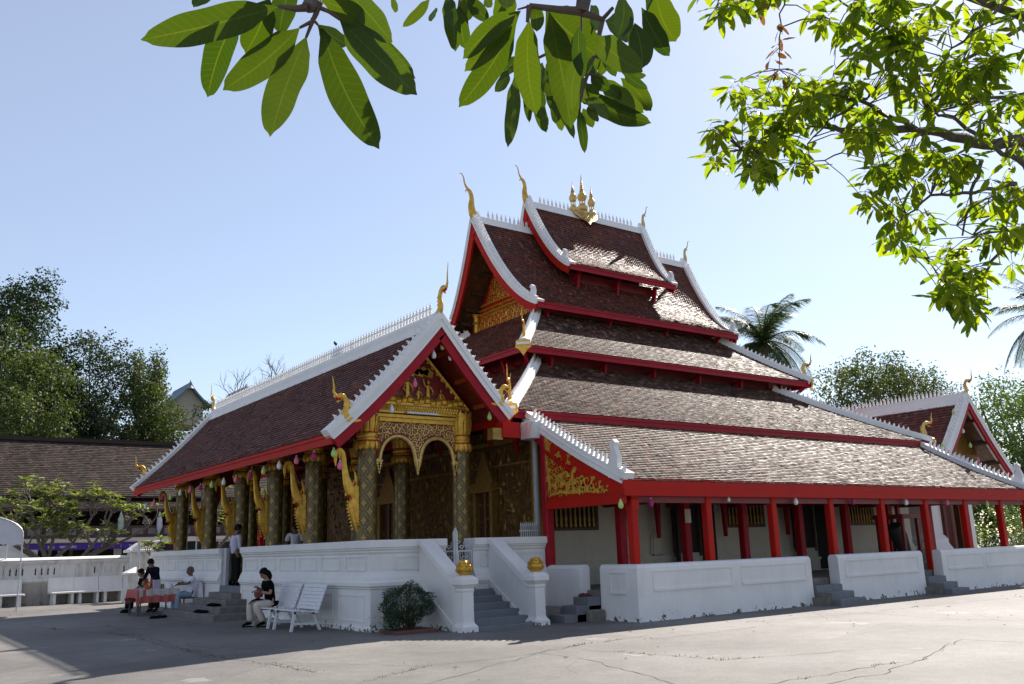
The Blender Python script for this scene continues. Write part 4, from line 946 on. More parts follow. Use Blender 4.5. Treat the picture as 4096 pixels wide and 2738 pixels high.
# slab joints with weeds (meandering lines on the paving)
def joint(pts,w,m,name,z=.004,step=.22,amp=.03):
    b=MB(); P_=[V((p[0],p[1],0)) for p in pts]; line=[]
    for a,c in zip(P_,P_[1:]):
        k=max(1,int((c-a).length/step))
        for i in range(k): q=a.lerp(c,i/k); line.append(q+V((random.gauss(0,amp),random.gauss(0,amp),0)))
    line.append(P_[-1]); vs=[];fs=[]
    for i,p in enumerate(line):
        d=(line[min(i+1,len(line)-1)]-line[max(i-1,0)]).normalized(); nn=V((-d.y,d.x,0)); ww=w*(.35+random.random()*.9)
        vs+=[p+nn*ww/2+Z_*z,p-nn*ww/2+Z_*z]
    for i in range(len(line)-1): fs.append((2*i,2*i+1,2*i+3,2*i+2))
    b.add(vs,fs); return b,line
M['crack']=simple('crack_dirt',(.07,.06,.042),.95,0,.3,20,.3)
G=lambda px,py:(lambda p:(p.x,p.y))(CAM+ray(px,py)*(1.6/-ray(px,py).z))
joints=[[(420,2330*1.0+170),(820,2620),(1060,2655),(1250,2690)],[(1060,2652),(1700,2665),(2050,2630),(2330,2580),(2700,2530)],[(1700,2740),(2200,2600),(2330,2578)],[(2150,2610),(2400,2650),(2700,2740)],[(3000,2490),(3250,2470),(3450,2452),(3700,2425),(4090,2388)],[(2600,2560),(2900,2525),(3100,2500)],[(3300,2740),(3560,2690),(3850,2560),(4096,2572)],[(2330,2600),(2900,2640),(3500,2600)],[(3450,2452),(3800,2478),(4096,2482)],[(1400,2742),(1700,2668)],[(0,2500),(500,2540),(900,2650)],[(3060,2740),(3560,2655),(3700,2640)]]
jm=[];tufts=MB()
crk=MB()
for j in joints:
    bb,line=joint([G(*p) for p in j],.014,None,'joint'); crk.add(bb.v,bb.f)
    on=False
    for p in line:
        if random.random()<(.05 if not on else .22): on=not on
        if on and random.random()<.8:
            for _ in range(11):
                q=p+V((random.gauss(0,.07),random.gauss(0,.03),.002)); a=random.random()*6.28; h=.010+random.random()*.026; d=V((math.cos(a),math.sin(a),0))
                s_=V((-d.y,d.x,0))*.006; tufts.add([q-s_,q+s_,q+d*h*.8+Z_*h],[(0,1,2)])
crk.build('slab_joints',M['crack'],kind='structure')
lit=MB(); rl=random.Random(3)
for _ in range(150):
    x=rl.uniform(-9,22); y=rl.uniform(-9,-3.2) if x>1 else rl.uniform(-8,16)
    if x>-1.6 and y>-2.2: continue
    a=rl.random()*6.28; d=V((math.cos(a),math.sin(a),0)); s_=V((-d.y,d.x,0)); p=V((x,y,.006)); L_=rl.uniform(.03,.10)
    lit.add([p,p+d*L_*.5+s_*L_*.2+Z_*.012,p+d*L_+Z_*.004,p+d*L_*.5-s_*L_*.2+Z_*.006],[(0,1,2,3)])
lit.build('fallen_leaves',M['mangob'],label='dry brown fallen leaves scattered over the concrete yard',cat='leaves',kind='stuff')
tufts.build('weeds',M['grass'],label='low green weeds growing in the joints of the concrete yard',cat='weeds',kind='stuff')
# ================================================================== VEGETATION HELPERS
def tree(name,label,loc,trunk_h,tr,blobs,n,ls,m,group=None,droop=.3,nb=7,barkm='bark',seed=1,lean=(0,0),asp=.45,cat='tree'):
    """blobs: list of (dx,dy,z,rx,ry,rz) relative to loc"""
    rn=random.Random(seed); t=thing(name,label,cat,loc,0,group); L=V(loc)
    b=MB(); top=L+V((lean[0],lean[1],trunk_h))
    pts=[L-Z_*.1+(top-L)*k/5+V((rn.gauss(0,tr*.4),rn.gauss(0,tr*.4),0))*(k>0) for k in range(6)]
    b.tube(pts,[tr*1.35,tr,tr*.9,tr*.85,tr*.75,tr*.65],9)
    for bl in blobs:
        c=L+V(bl[:3]); st=pts[rn.choice((3,4,5))]
        for q in range(max(1,nb//len(blobs))):
            e=c+V((rn.uniform(-.6,.6)*bl[3],rn.uniform(-.6,.6)*bl[4],rn.uniform(-.2,.7)*bl[5])); mid=st.lerp(e,.5)+V((rn.gauss(0,.3),rn.gauss(0,.3),-.1*(e-st).length))
            b.tube([st,st.lerp(mid,.6),mid,mid.lerp(e,.6),e],[tr*.45,tr*.34,tr*.25,tr*.15,tr*.05],6)
    b.build('trunk',M[barkm],t,smooth=True)
    lv=MB(); tot=sum(q[3]*q[4]*q[5] for q in blobs)**1.0
    for bl in blobs:
        k=int(n*(bl[3]*bl[4]*bl[5])/tot); ncl=max(8,k//26)
        for c_ in range(ncl):
            # clumps near the surface of the lobe
            d=V((rn.gauss(0,1),rn.gauss(0,1),rn.gauss(0,1)))
            if d.length<.01: continue
            d.normalize(); r=rn.uniform(.35,1.02)
            cc=L+V(bl[:3])+V((d.x*bl[3]*r,d.y*bl[4]*r,d.z*bl[5]*r)); cr=ls*rn.uniform(1.6,3.4)
            for _ in range(26):
                e=V((rn.gauss(0,1),rn.gauss(0,1),rn.gauss(0,.8))).normalized()*cr*rn.random()**.5
                p=cc+e; a=(e.normalized()*.6+V((rn.gauss(0,.5),rn.gauss(0,.5),rn.gauss(0,.4)-droop))).normalized(); w=a.cross(V((rn.gauss(0,1),rn.gauss(0,1),rn.gauss(0,1)))).normalized()
                s_=ls*rn.uniform(.6,1.25); lv.add([p,p+a*s_*.5+w*s_*asp*.5,p+a*s_,p+a*s_*.5-w*s_*asp*.5],[(0,1,2,3)])
    lv.build('crown',M[m],t)
    return t
# leaf with midrib fold, waves; uv.x -1..1 across, uv.y along
def leaf(mb,base,tip,width,nrm,fold=.25,wave=.05,curl=.12,ns=10,rn=random,shape=0.0):
    base=V(base);tip=V(tip); L=(tip-base).length; d=(tip-base)/L; nrm=V(nrm); nrm=(nrm-d*nrm.dot(d)).normalized(); s=d.cross(nrm)
    ph=rn.random()*6.28; vs=[]; uvs=[]
    bend=rn.uniform(-.07,.07)
    for i in range(ns+1):
        t=i/ns; w=width*.5*((max(0,1-(2*t-1)**2))**.62 if t<.90 else .68*(1-t)/.10*(.55+.45*(1-t)/.10)); w*=min(1,.35+t*3.2)
        w=max(w,.0015*0+width*.01)
        c=base+d*L*t-nrm*curl*L*(t*t-.35*t)+s*L*bend*math.sin(PI*t)
        for sd_ in (-1,0,1):
            wv=wave*width*math.sin(t*17+ph+sd_*1.3)
            vs.append(c+s*sd_*w*(1+.045*math.sin(t*15+ph*2*sd_)*(1-t*.5))+nrm*(abs(sd_)*w*fold+(wv if sd_ else 0)))
            uvs.append((sd_,t))
    fs=[];fu=[]
    for i in range(ns):
        for k in (0,1):
            q=(3*i+k,3*i+k+1,3*i+k+4,3*i+k+3); fs.append(q); fu.append([uvs[z] for z in q])
    mb.add(vs,fs,fu)
# ------------------------------------------------------------------ hill trees on the left
def at_y(px,py,y): return aty(px,py,y)
def htree(i,px,ptop,y,rad,m,label,n=2600,ls=.75,name='forest_tree',cols=None,wide=1.0):
    p=at_y(px,ptop,y); gz=hillz(p.x,y); H=p.z-gz
    if H<3: gz=p.z-6; H=6
    rn=random.Random(i*13+5); bl=[]
    for k in range(9):
        f=k/8; zz=H*(.12+.80*f); r=rad*wide*(1.0-.55*f)*rn.uniform(.72,.98)
        bl.append((rn.uniform(-.6,.6)*rad*(1-.7*f),rn.uniform(-.6,.6)*rad*(1-.7*f),zz,r,r,H*.12*rn.uniform(.8,1.2)))
    return tree(name,label,(p.x,y,gz),H*.55,.35,bl,int(n*7.0),ls*.50,m,'trees on the hill',.3,8,seed=i,asp=.75)
htree(1,120,1090,72,6.5,'lfar','tallest dark tree at the top left of the wooded hill',5200,.5)
htree(2,-60,1150,74,6.5,'lfar3','dark tree cut by the left edge, beside the tallest tree',3600,.5)
htree(3,60,1330,66,7.5,'lfar2','broad mid green tree in front of the tallest hill tree',4600,.5)
htree(4,250,1350,70,6,'lfar','dark green tree on the hill slope, just right of the tallest tree',3800,.5)
htree(5,420,1350,68,7.5,'lfar3','broad rounded grey green tree in the middle of the wooded hill',6000,.45)
htree(6,570,1470,66,5.2,'lfar3','lower grey green tree right of the broad rounded tree',3600,.42)
htree(7,640,1405,62,2.3,'lfar2','slim bright green tree standing highest at the right end of the wood',2800,.42)
htree(8,560,1430,64,1.7,'lfar2','small narrow tree top beside the slim bright green tree',1500,.42)
htree(9,60,1560,58,4.5,'lfar2','yellow green tree low at the left above the brown roof',3200,.4)
htree(10,250,1620,59,4,'lfar2','low light green tree right above the long brown roof ridge',2600,.38)
htree(11,430,1650,60,4.2,'lfar3','low grey tangle of a tree above the middle of the long roof',2400,.38)
htree(12,700,1590,60,3.6,'lfar2','low bright green tree below the pale gable on the hill',2400,.34)
htree(13,800,1612,62,3.0,'lfar3','low dull green tree beside the porch roof end, above the long roof',1800,.34)
b=None
# houses on the hill
def hillhouse(px,ptop,y,w,label,trim):
    p=at_y(px,ptop,y); t=thing('hill_house',label,'house',(p.x,y,p.z-w*1.6)); b=MB(); h=w*.95
    b.prism([(-w*.8,-w*2.2),(w*.8,-w*2.2),(w*.8,-w*.95),(0,-w*.12),(-w*.8,-w*.95)],(p.x,y,p.z),X_,Z_,Y_*5); b.build('wall',simple('pale_wall',(.5,.46,.38),.8),t)
    b=MB(); prf=[(-w*1.15,-w*1.08),(-w*.8,-w*.86),(-w*.45,-w*.52),(-w*.14,-w*.16),(0,.12*w),(w*.14,-w*.16),(w*.45,-w*.52),(w*.8,-w*.86),(w*1.15,-w*1.08)]
    low=[(x,z-w*.14) for x,z in reversed(prf)]
    b.prism(prf+low,(p.x,y,p.z),X_,Z_,Y_*6.2); b.build('roof',simple('blue_grey_roof',trim,.6),t)
    b=MB(); b.lathe([(.22*w,-.25*w),(.1*w,0),(.0,.28*w)],(p.x,y-2.9,p.z),6); b.build('roof_peak',simple('pale_peak',(.4,.42,.45),.6),t)
hillhouse(728,1556,74,1.8,'pale house gable with a blue grey pointed roof behind the trees',(.13,.22,.27))
hillhouse(948,1572,80,2.4,'small grey pointed roof peeking over the porch ridge',(.3,.3,.32))
# bare tree beyond the porch ridge
def baretree(loc,H,label,seed=3):
    rn=random.Random(seed); t=thing('bare_tree',label,'tree',loc); b=MB(); tw=MB()
    def grow(p,d,L,r,dep):
        pts=[p];
        for k in range(3): d=(d+V((rn.gauss(0,.10),rn.gauss(0,.10),.04))).normalized(); pts.append(pts[-1]+d*L/3)
        (b if dep<2 else tw).tube(pts,[r,r*.85,r*.75,r*.6],5 if dep<3 else 3)
        if dep>=5: return
        for k in range(3 if dep<4 else 2):
            a=rn.uniform(.3,.65); ax=d.orthogonal().normalized(); ax.rotate(Matrix.Rotation(rn.random()*6.28,3,d)); nd_=(d*math.cos(a)+ax*math.sin(a)).normalized()
            grow(pts[-1 if k else 2],nd_,L*rn.uniform(.62,.8),r*.62,dep+1)
    grow(V(loc),Z_,H*.345,.2,0); b.build('trunk',M['bark'],t,smooth=True); tw.build('branches',M['bark'],t)
p=at_y(1035,1690,66); q=at_y(1035,1455,66)
baretree((p.x,66,p.z-5),(q.z-p.z)+6,'bare leafless tree standing beyond the porch ridge')
# ================================================================== ACROSS THE STREET: long brown-roofed shop house
S=thing('shop_house','long two storey shop house with a big brown tiled roof across the street','building',(0,42,0))
ex0,ex1=-40,30; RYZ=(46.0,9.15); EYZ=(40.4,5.35)
prS=[((RYZ[0]-EYZ[0])*i/6,(RYZ[1]-EYZ[1])*i/6) for i in range(7)]
o_=roof('t',(0,RYZ[0],RYZ[1]),X_,-Y_,prS,cst(-14),cst(22),S,'tileo',.24,.22)
roof('t',(0,RYZ[0],RYZ[1]),X_,Y_,prS,cst(-14),cst(22),S,'tileo',.8,.8)
b=MB(); b.bar((-14,RYZ[0],RYZ[1]+.1),(22,RYZ[0],RYZ[1]+.1),.4,.25); b.build('ridge_cap',M['tileo'],S)
pr2_=[(2.2*i/4,.62*i/4) for i in range(5)]
roof('t',(0,40.6,5.08),X_,-Y_,pr2_,cst(-14),cst(22),S,'tileo',.24,.22)
b=MB(); b.box(-14,22,43,49.5,0,5.6); b.build('wall',M['dark'],S)
b=MB(); b.box(-14,22,38.6,43.2,2.75,2.9); b.box(-14,22,38.6,38.75,2.9,3.55); b.build('balcony',M['brownw'],S)
for i in range(40):
    b=MB(); x=-13.8+.9*i; b.box(x,x+.62,38.56,38.6,3.0,3.4); b.build('balcony_panel',simple('grey_board',(.22,.19,.16),.8) if i==0 else bpy.data.materials['grey_board'],S)
for i in range(13):
    b=MB(); x=-13.5+2.9*i; b.box(x,x+.18,38.75,38.95,0,5.2); b.build('post',M['brownw'],S)
b=MB(); b.add([(-14,38.5,3.05),(22,38.5,3.05),(22,36.6,2.62),(-14,36.6,2.62)],[(0,1,2,3)]); b.add([(-14,38.5,2.99),(22,38.5,2.99),(22,36.6,2.56),(-14,36.6,2.56)],[(3,2,1,0)]); b.build('awning',simple('dark_awning',(.045,.032,.035),.8),S)
b=MB(); b.bar((-14,36.58,2.62),(22,36.58,2.62),.06); b.build('awning_rail',simple('pinkish_rail',(.45,.36,.32),.5),S)
b=MB(); b.box(-2.6,6.6,36.55,36.57,2.22,2.56); vb=b.build('purple_valance',simple('purple_cloth',(.075,.022,.25),.8),S)
txt="S  BBQ BBQ BBQ  I  S  TEA S MILK L A O T E A S T E S T"
def text(s,loc,size,m,parent,name,rot=(PI/2,0,0),ext=.004):
    c=bpy.data.curves.new(name,'FONT'); c.body=s; c.size=size; c.extrude=ext; c.align_x='CENTER'; c.align_y='CENTER'
    o=bpy.data.objects.new(name,c); C.objects.link(o); dg=bpy.context.evaluated_depsgraph_get(); me=bpy.data.meshes.new_from_object(o.evaluated_get(dg)); bpy.data.objects.remove(o)
    me.materials.clear(); me.materials.append(m); q=bpy.data.objects.new(name,me); C.objects.link(q)
    me.transform(Matrix.Translation(loc) @ Matrix.Rotation(rot[2],4,'Z') @ Matrix.Rotation(rot[0],4,'X')); 
    if parent is not None: me.transform(inv(parent)); q.parent=parent
    return q
wt=plain('white_letters',(.7,.7,.75))
for i,(w,x) in enumerate(((".",-2.0),("BBQ",-.30),("BBQ",.28),("BBQ",.78),("TEA",1.65),("I",2.2),("M",2.75),("I",3.2),("M",3.7),("L",4.1),("A",4.5),("O",4.9),("T",5.3),("E",5.72),("A",6.1))):
    if w!='.': text(w,(x*1.0,36.54,2.38),.17,wt,vb,'lettering')
for px,py in ((322,2193),(337,2192),(355,2192),(369,2191)):
    p=aty(px,py,37.6); b=MB(); b.lathe([(0,-.07),(.06,-.04),(.07,0),(.05,.05),(.02,.08),(.012,.4)],p,8); b.build('bulb_lamp',plain('warm_bulb',(1,.75,.4),.5,0,3.0) if px==322 else bpy.data.materials['warm_bulb'],None,label='lit round bulb under the dark shop awning, %s of four'%({322:'first from the left',337:'second from the left',355:'third from the left',369:'fourth from the left'}[px]),cat='lamp',group='bulbs under the shop awning')
b=MB(); p=aty(240,2230,37.2); b.lathe([(.12,0),(.24,.15),(.27,.6),(.15,.75),(.08,.8),(.12,1.0)],(p.x,37.4,1.2),10); b.box(p.x-.3,p.x+.3,37.1,37.7,0,1.2); b.build('garden_urn',M['wallw'],None,smooth=True,label='pale rounded urn on a stand under the shop awning',cat='urn')
b=MB(); p=aty(467,2240,38); b.box(p.x-.2,p.x+.2,37.9,38.0,0,2.3); b.build('signboard',M['whiteo'],None,label='narrow pale standing board in the dark shop front',cat='sign')
# closed parasols hanging from balcony
for px,lab in ((483,'pale green'),(638,'white')):
    p=aty(px,2085,38.4); t=thing('folded_parasol','%s folded parasol hanging on the shop balcony rail'%lab,'parasol',(p.x,38.4,p.z))
    b=MB(); b.tube([(p.x,38.4,p.z+.55),(p.x,38.4,p.z+.1),(p.x+.02,38.4,p.z-.3),(p.x,38.4,p.z-.75)],[.02,.15,.17,.03],8); b.build('canopy',simple(lab.replace(' ','_')+'_cloth',(.45,.5,.44) if lab!='white' else (.62,.62,.64),.8),t,smooth=True); b=MB(); b.bar((p.x,38.4,p.z+.4),(p.x,38.4,p.z-.9),.025); b.build('pole',M['dark'],t)
# houses further behind to close the horizon on the left
for x,w,h,lab in ((-30,14,5,'low pale house far down the street beyond the shop house'),(30,16,6,'low grey house behind the far end of the temple')):
    t=thing('far_house',lab,'house',(x,50,0)); b=MB(); b.box(x-w/2,x+w/2,46,54,0,h); b.build('wall',M['wallw'],t); b=MB(); b.prism([(-w/2-.6,h),(w/2+.6,h),(w/2-2,h+3),(-w/2+2,h+3)],(x,50,0),X_,Z_,Y_*9); b.build('roof',M['tileo'],t)
# ================================================================== BOUNDARY WALL
BA,BB=V((-14,21.6,0)),V((.62,23.1,0)); bd=(BB-BA).normalized(); bn=V((bd.y,-bd.x,0))
Wl=thing('boundary_wall','old stained white boundary wall with slots along the street, behind the concrete benches','wall',(-2,22.8,0))
b=MB(); prB=[(-.3,0),(.05,0),(.05,.86),(.09,.90),(.09,.95),(.0,1.0),(0,1.50),(.06,1.56),(.10,1.62),(.08,1.68),(-.05,1.74),(-.25,1.74),(-.4,1.66),(-.34,1.56),(-.3,1.5)]
b.sweep(prB,[(BA.x,BA.y),(BB.x,BB.y)]); b.build('wall_body',M['whiteo'],Wl)
b=MB(); b.sweep([(.05,0),(.062,0),(.062,.85),(.05,.85)],[(BA.x,BA.y),(BB.x,BB.y)]); b.build('wall_base',M['whitel'],Wl)
b=MB(); b.sweep([(-.42,1.70),(.12,1.70),(.06,1.76),(-.05,1.80),(-.25,1.80),(-.36,1.76)],[(BA.x,BA.y),(BB.x,BB.y)]); b.build('wall_coping',M['white'],Wl)
for base_px,cols in ((15,4),(142,4),(303,4),(420,4)):
    for k in range(cols):
        px=base_px+25*k; w=ray(px,2285); t_=((BA-CAM).dot(bn)+.0)/w.dot(bn); p=CAM+w*t_
        b=MB(); b.prism([(-.02,-.14),(.02,-.14),(.028,-.07),(.018,-.02),(.028,.04),(.012,.11),(0,.15),(-.012,.11),(-.028,.04),(-.018,-.02),(-.028,-.07)],V((p.x,p.y,1.27))+bn*.0,bd,Z_,bn*.02)
        b.build('wall_slot',M['dark'] if (base_px in (15,142) or k==3) else M['wallw'],Wl)
# pillar at its end and small shrine-like posts
t=thing('gate_pillar','white gate pillar with a stepped pyramid cap at the end of the boundary wall','pillar',(.95,23.1,0)); b=MB(); b.bbox(.55,1.35,22.75,23.5,0,1.9,.03); b.build('shaft',M['whiteo'],t)
b=MB(); b.bbox(.42,1.48,22.6,23.65,1.9,2.02,.03); b.prism([(-.45,2.02),(.45,2.02),(.06,2.3),(-.06,2.3)],(.95,23.12,0),X_,Z_,Y_*.8); b.build('cap',M['white'],t)
p=CAM+ray(555,2400)*(1.6/-ray(555,2400).z)
t=thing('stone_marker','small white stone marker with a hipped cap beside the offering table','marker',(.2,20.4,0)); b=MB(); b.bbox(-.15,.55,20.1,20.8,0,1.05,.02); b.build('shaft',M['whiteo'],t); b=MB(); b.lathe([(.58,1.05),(.56,1.12),(.1,1.30),(.0,1.33)],(.2,20.45,0),4); b.build('cap',M['white'],t)
b=MB(); b.tube([(.15,19.9,0),(.16,19.9,1.5),(.15,19.92,2.35)],.05,8); b.build('white_pole',M['iron'],None,label='thin white pole standing in front of the stone marker',cat='pole')
# pink wall segment behind
b=MB(); b.box(1.35,9,24.3,24.6,0,1.95); b.build('street_wall',simple('pinkish_plaster',(.5,.38,.34),.8),None,label='pinkish plain wall between the gate pillar and the temple terrace',cat='wall')
# ---------------- concrete benches along the wall
def cbench(cx,cy,w,label,first=[None]):
    rz=math.atan2(bd.y,bd.x)
    if first[0] is None:
        t=thing('concrete_bench',label,'bench',(0,0,0),0,'concrete benches along the boundary wall'); 
        b=MB(); b.bbox(-w/2,w/2,-.30,.30,.40,.47,.015); b.build('seat',M['white'],t)
        b=MB(); b.prism([(.22,.47),(.30,.47),(.40,.98),(.32,1.0)],(0,0,0),Y_,Z_,X_*w); b.build('backrest',M['white'],t)
        for x in (-w/2+.14,w/2-.14):
            b=MB(); b.prism([(-.24,0),(.24,0),(.20,.40),(-.20,.40)],(x,0,0),Y_,Z_,X_*.10); b.build('leg',M['white'],t)
        first[0]=t
    else: t=copy_tree(first[0])
    t['label']=label; t.location=(cx,cy,0); t.rotation_euler=(0,0,rz); return t
def onwall(px,off): w=ray(px,2400); q=((BA-CAM).dot(bn)+off)/w.dot(bn); p=CAM+w*q; return p.x,p.y
for px,l in ((247,'white concrete bench, left one of the three standing end to end'),(348,'white concrete bench, middle one of the three standing end to end'),(447,'white concrete bench, right one of the three, nearest the table'),(35,'white concrete bench standing alone at the left edge behind the tent pole')):
    x,y=onwall(px,.42); cbench(x,y,.93,l)
# ---------------- tent canopy at the left edge
t=thing('tent_canopy','white canvas tent canopy cut by the left edge, over the boundary wall','tent',(-4.4,19.3,0))
z0=2.50; b=MB(); x1,y1=aty(93,2135,18.6).x,18.6; vs=[];fs=[];n=12
for j in range(2*n+1):
    yy=y1+4.0*j/(2*n)*1.0
    for i in range(n+1):
        a=PI*i/n*.5; xx=x1-2.0+2.0*math.cos(a)*1.0; zz=z0+.80*math.sin(a)**.8+.012*math.sin(j*1.1+i)
        vs.append((xx,yy,zz))
    for i in range(1): pass
for j in range(2*n):
    for i in range(n): a=j*(n+1)+i; fs.append((a,a+1,a+n+2,a+n+1))
b.add(vs,fs); b.build('canopy',simple('white_canvas',(.66,.66,.70),.8,0,.05,4,.3,.01),t,smooth='all')
b=MB(); 
for j in range(24):
    a=y1+4.0*j/24; b.add([(x1+.01,a,z0),(x1+.01,a+4/24,z0),(x1+.01,a+4/24,z0-.22),(x1+.01,a+2/24,z0-.28),(x1+.01,a,z0-.22)],[(0,1,2,3,4)])
for j in range(12):
    a=x1-2.0*j/12; b.add([(a,y1-.01,z0),(a-2/12,y1-.01,z0),(a-2/12,y1-.01,z0-.22),(a-1/12,y1-.01,z0-.28),(a,y1-.01,z0-.22)],[(0,1,2,3,4)])
vs=[(x1-2,y1,z0)]+[(x1-2.0+2.0*math.cos(PI*i/n*.5),y1,z0+.80*math.sin(PI*i/n*.5)**.8) for i in range(n+1)]; b.add(vs,[tuple(range(len(vs)))])
b.build('valance',bpy.data.materials['white_canvas'],t)
for yy in (y1,y1+4):
    b=MB(); b.tube([(x1,yy,0),(x1,yy,z0)],.025,8); b.build('pole',M['iron'],t)
b=MB(); b.tube([V(v) for v in [(x1-2.0+2.0*math.cos(PI*i/n*.5),y1-.01,z0+.80*math.sin(PI*i/n*.5)**.8) for i in range(n+1)]],.025,6); b.build('bow',M['iron'],t)
b=MB(); b.tube([(x1-.5,19.8,.0),(x1-.72,19.6,2.0),(x1-.85,19.6,4.1)],[.05,.05,.04],6); b.build('flag_pole',M['iron'],None,label='slanting white pole rising at the left edge above the tent',cat='pole')
# ---------------- parked vehicles in the street
def vehicle(px0,px1,y,zr,label,col,name='parked_car'):
    a=aty(px0,2150,y).x; c=aty(px1,2150,y).x; L=c-a
    t=thing(name,label,'car',((a+c)/2,y,0)); zb=zr-.62
    body=[(0,.35),(L*.02,.75),(L*.05,zb-.02),(L*.24,zb+.06),(L*.96,zb+.06),(L,.8),(L*.99,.35)]
    b=MB(); b.prism(body,(a,y,0),X_,Z_,Y_*1.75); b.build('body',col,t,smooth=True)
    top=[(L*.15,zb+.04),(L*.26,zr-.12),(L*.33,zr-.03),(L*.55,zr),(L*.85,zr-.02),(L*.93,zr-.10),(L*.965,zb+.04)]
    b=MB(); b.prism(top,(a,y,0),X_,Z_,Y_*1.5); b.build('cabin',col,t,smooth=True)
    g=plain('dark_glass',(.02,.03,.04),.08) if 'dark_glass' not in bpy.data.materials else bpy.data.materials['dark_glass']
    for q in ((.22,.29,.52,.52),(.54,.54,.73,.73),(.75,.75,.90,.87)):
        b=MB(); b.prism([(L*q[0],zb+.10),(L*q[1],zr-.13),(L*q[2],zr-.11),(L*q[3],zb+.10)],(a,y-.76,0),X_,Z_,Y_*.02); b.build('side_window',g,t)
    b=MB(); b.prism([(L*.16,zb+.08),(L*.26,zr-.13),(L*.255,zr-.12),(L*.15,zb+.10)],(a,y,0),X_,Z_,Y_*1.3); b.build('windscreen',g,t)
    for sx in (.18,.80):
        for sy in (-.82,.82):
            b=MB(); b.lathe([(.20,-.1),(.35,-.1),(.36,0),(.35,.1),(.2,.1)],(a+L*sx,y+sy,.36),16,Y_); w=b.build('wheel',M['dark'],t,smooth=True); b=MB(); b.lathe([(.19,-.11),(.19,.11)],(a+L*sx,y+sy,.36),12,Y_); b.build('rim',M['iron'],w)
    return t
cw=plain('white_car_paint',(.75,.76,.78),.2); vehicle(520,850,27.6,2.5,'white car parked in the street behind the gate pillar and terrace',cw)
vehicle(705,990,30.5,2.5,'silver grey car parked in the street, seen between the porch columns',plain('silver_paint',(.4,.42,.45),.25,.4))
t=thing('pickup_truck','white pickup truck with a green stripe, partly hidden by the frangipani trunk at the left','truck',(-4,26.6,0)); y=26.6
xa,xb=aty(-160,2200,y).x,aty(152,2200,y).x
b=MB(); b.box(xa,xb-1.6,y,y+1.8,.4,1.5); b.build('body',cw,t); b=MB(); b.prism([(0,1.5),(2.2,1.5),(2.2,2.22),(2.0,2.35),(.6,2.35),(.2,2.2)],(xa+.2,y+.9,0),X_,Z_,Y_*1.7); b.build('cabin',cw,t,smooth=True)
b=MB(); b.prism([(.5,1.6),(2.1,1.6),(2.0,2.15),(.7,2.15)],(xa+.2,y+.04,0),X_,Z_,Y_*.02); b.build('side_window',bpy.data.materials['dark_glass'],t)
b=MB(); b.box(xb-1.6,xb,y,y+1.8,.5,1.5); b.box(xb-1.55,xb-.0,y-.01,y+1.8,1.5,2.15); bx=b.build('tailboard',cw,t); b=MB(); b.prism([(-1.55,1.62),(-1.1,1.82),(-.6,1.84),(-.1,1.72),(-.05,1.62)],(xb,y-.02,0),X_,Z_,Y_*.01); b.build('green_stripe',plain('green_paint',(.03,.28,.08),.4),bx)
for sx in (xa+.8,xb-.9): b=MB(); b.lathe([(.2,-.1),(.38,-.1),(.38,.1),(.2,.1)],(sx,y+.05,.38),14,Y_); b.build('wheel',M['dark'],t,smooth=True)
# ---------------- frangipani trees behind the wall
def frangipani(loc,label,seed,targets,tr=.14,forks=3):
    rn=random.Random(seed); t=thing('frangipani_tree',label,'tree',loc,0,'frangipani trees behind the boundary wall'); b=MB(); lv=MB(); fl=MB(); L=V(loc)
    def tip(p,d):
        for k in range(rn.randint(7,13)):
            a=2*PI*k/9+rn.random(); h=V((math.cos(a),math.sin(a),rn.uniform(-.1,.8))).normalized(); s_=rn.uniform(.20,.40)
            w=h.cross(Z_+V((rn.gauss(0,.3),rn.gauss(0,.3),0))).normalized()*s_*.16; lv.add([p,p+h*s_*.45+w-Z_*.01,p+h*s_-Z_*.05,p+h*s_*.45-w-Z_*.01],[(0,1,2,3)])
        if rn.random()<.18:
            for k in range(5): q=p+V((rn.gauss(0,.05),rn.gauss(0,.05),.08)); fl.lathe([(0,-.02),(.035,0),(.0,.02)],q,5)
    def grow(p,d,Ln,r,dep):
        d=(d+V((0,0,.10))).normalized(); m_=p+d*Ln*.5+V((rn.gauss(0,.05),rn.gauss(0,.05),-.04)); e=p+d*Ln; b.tube([p,m_,e],[r,r*.88,r*.8],6)
        if dep==0: tip(e,d); return
        for k in range(forks if dep>1 else 2):
            a=rn.uniform(.35,.75); ax=d.orthogonal().normalized(); ax.rotate(Matrix.Rotation(2*PI*k/forks+rn.random()*1.2,3,d)); grow(e,(d*math.cos(a)+ax*math.sin(a)+V((0,0,rn.uniform(-.5,.25)))).normalized(),Ln*rn.uniform(.55,1.05),r*.66,dep-1)
    st=L+Z_*1.5; b.tube([L,L+Z_*.7+X_*.05,st],[tr*1.2,tr,tr*.9],8)
    for e,dep in targets:
        e=V(e); d=(e-st); n_=max(2,int(d.length/1.1)); p=st; dd=d.normalized()
        for k in range(n_):
            q=st+d*(k+1)/n_+V((rn.gauss(0,.08),rn.gauss(0,.08),-.12*math.sin(PI*(k+1)/n_))); b.tube([p,p.lerp(q,.5)+V((rn.gauss(0,.03),0,rn.gauss(0,.04))),q],[tr*.6*(1-k/n_*.6),tr*.55*(1-k/n_*.6),tr*.5*(1-k/n_*.6)],7)
            for j in range(2): a=V((rn.gauss(0,.5),rn.gauss(0,.5),1)).normalized(); grow(q,a,rn.uniform(.4,.6),tr*.32,dep)
            p=q
        grow(p,(dd+Z_*.6).normalized(),.5,tr*.3,dep)
    b.build('trunk',M['bark'],t,smooth=True); lv.build('crown',M['frang'],t); fl.build('blossoms',M['lwhite'],t)
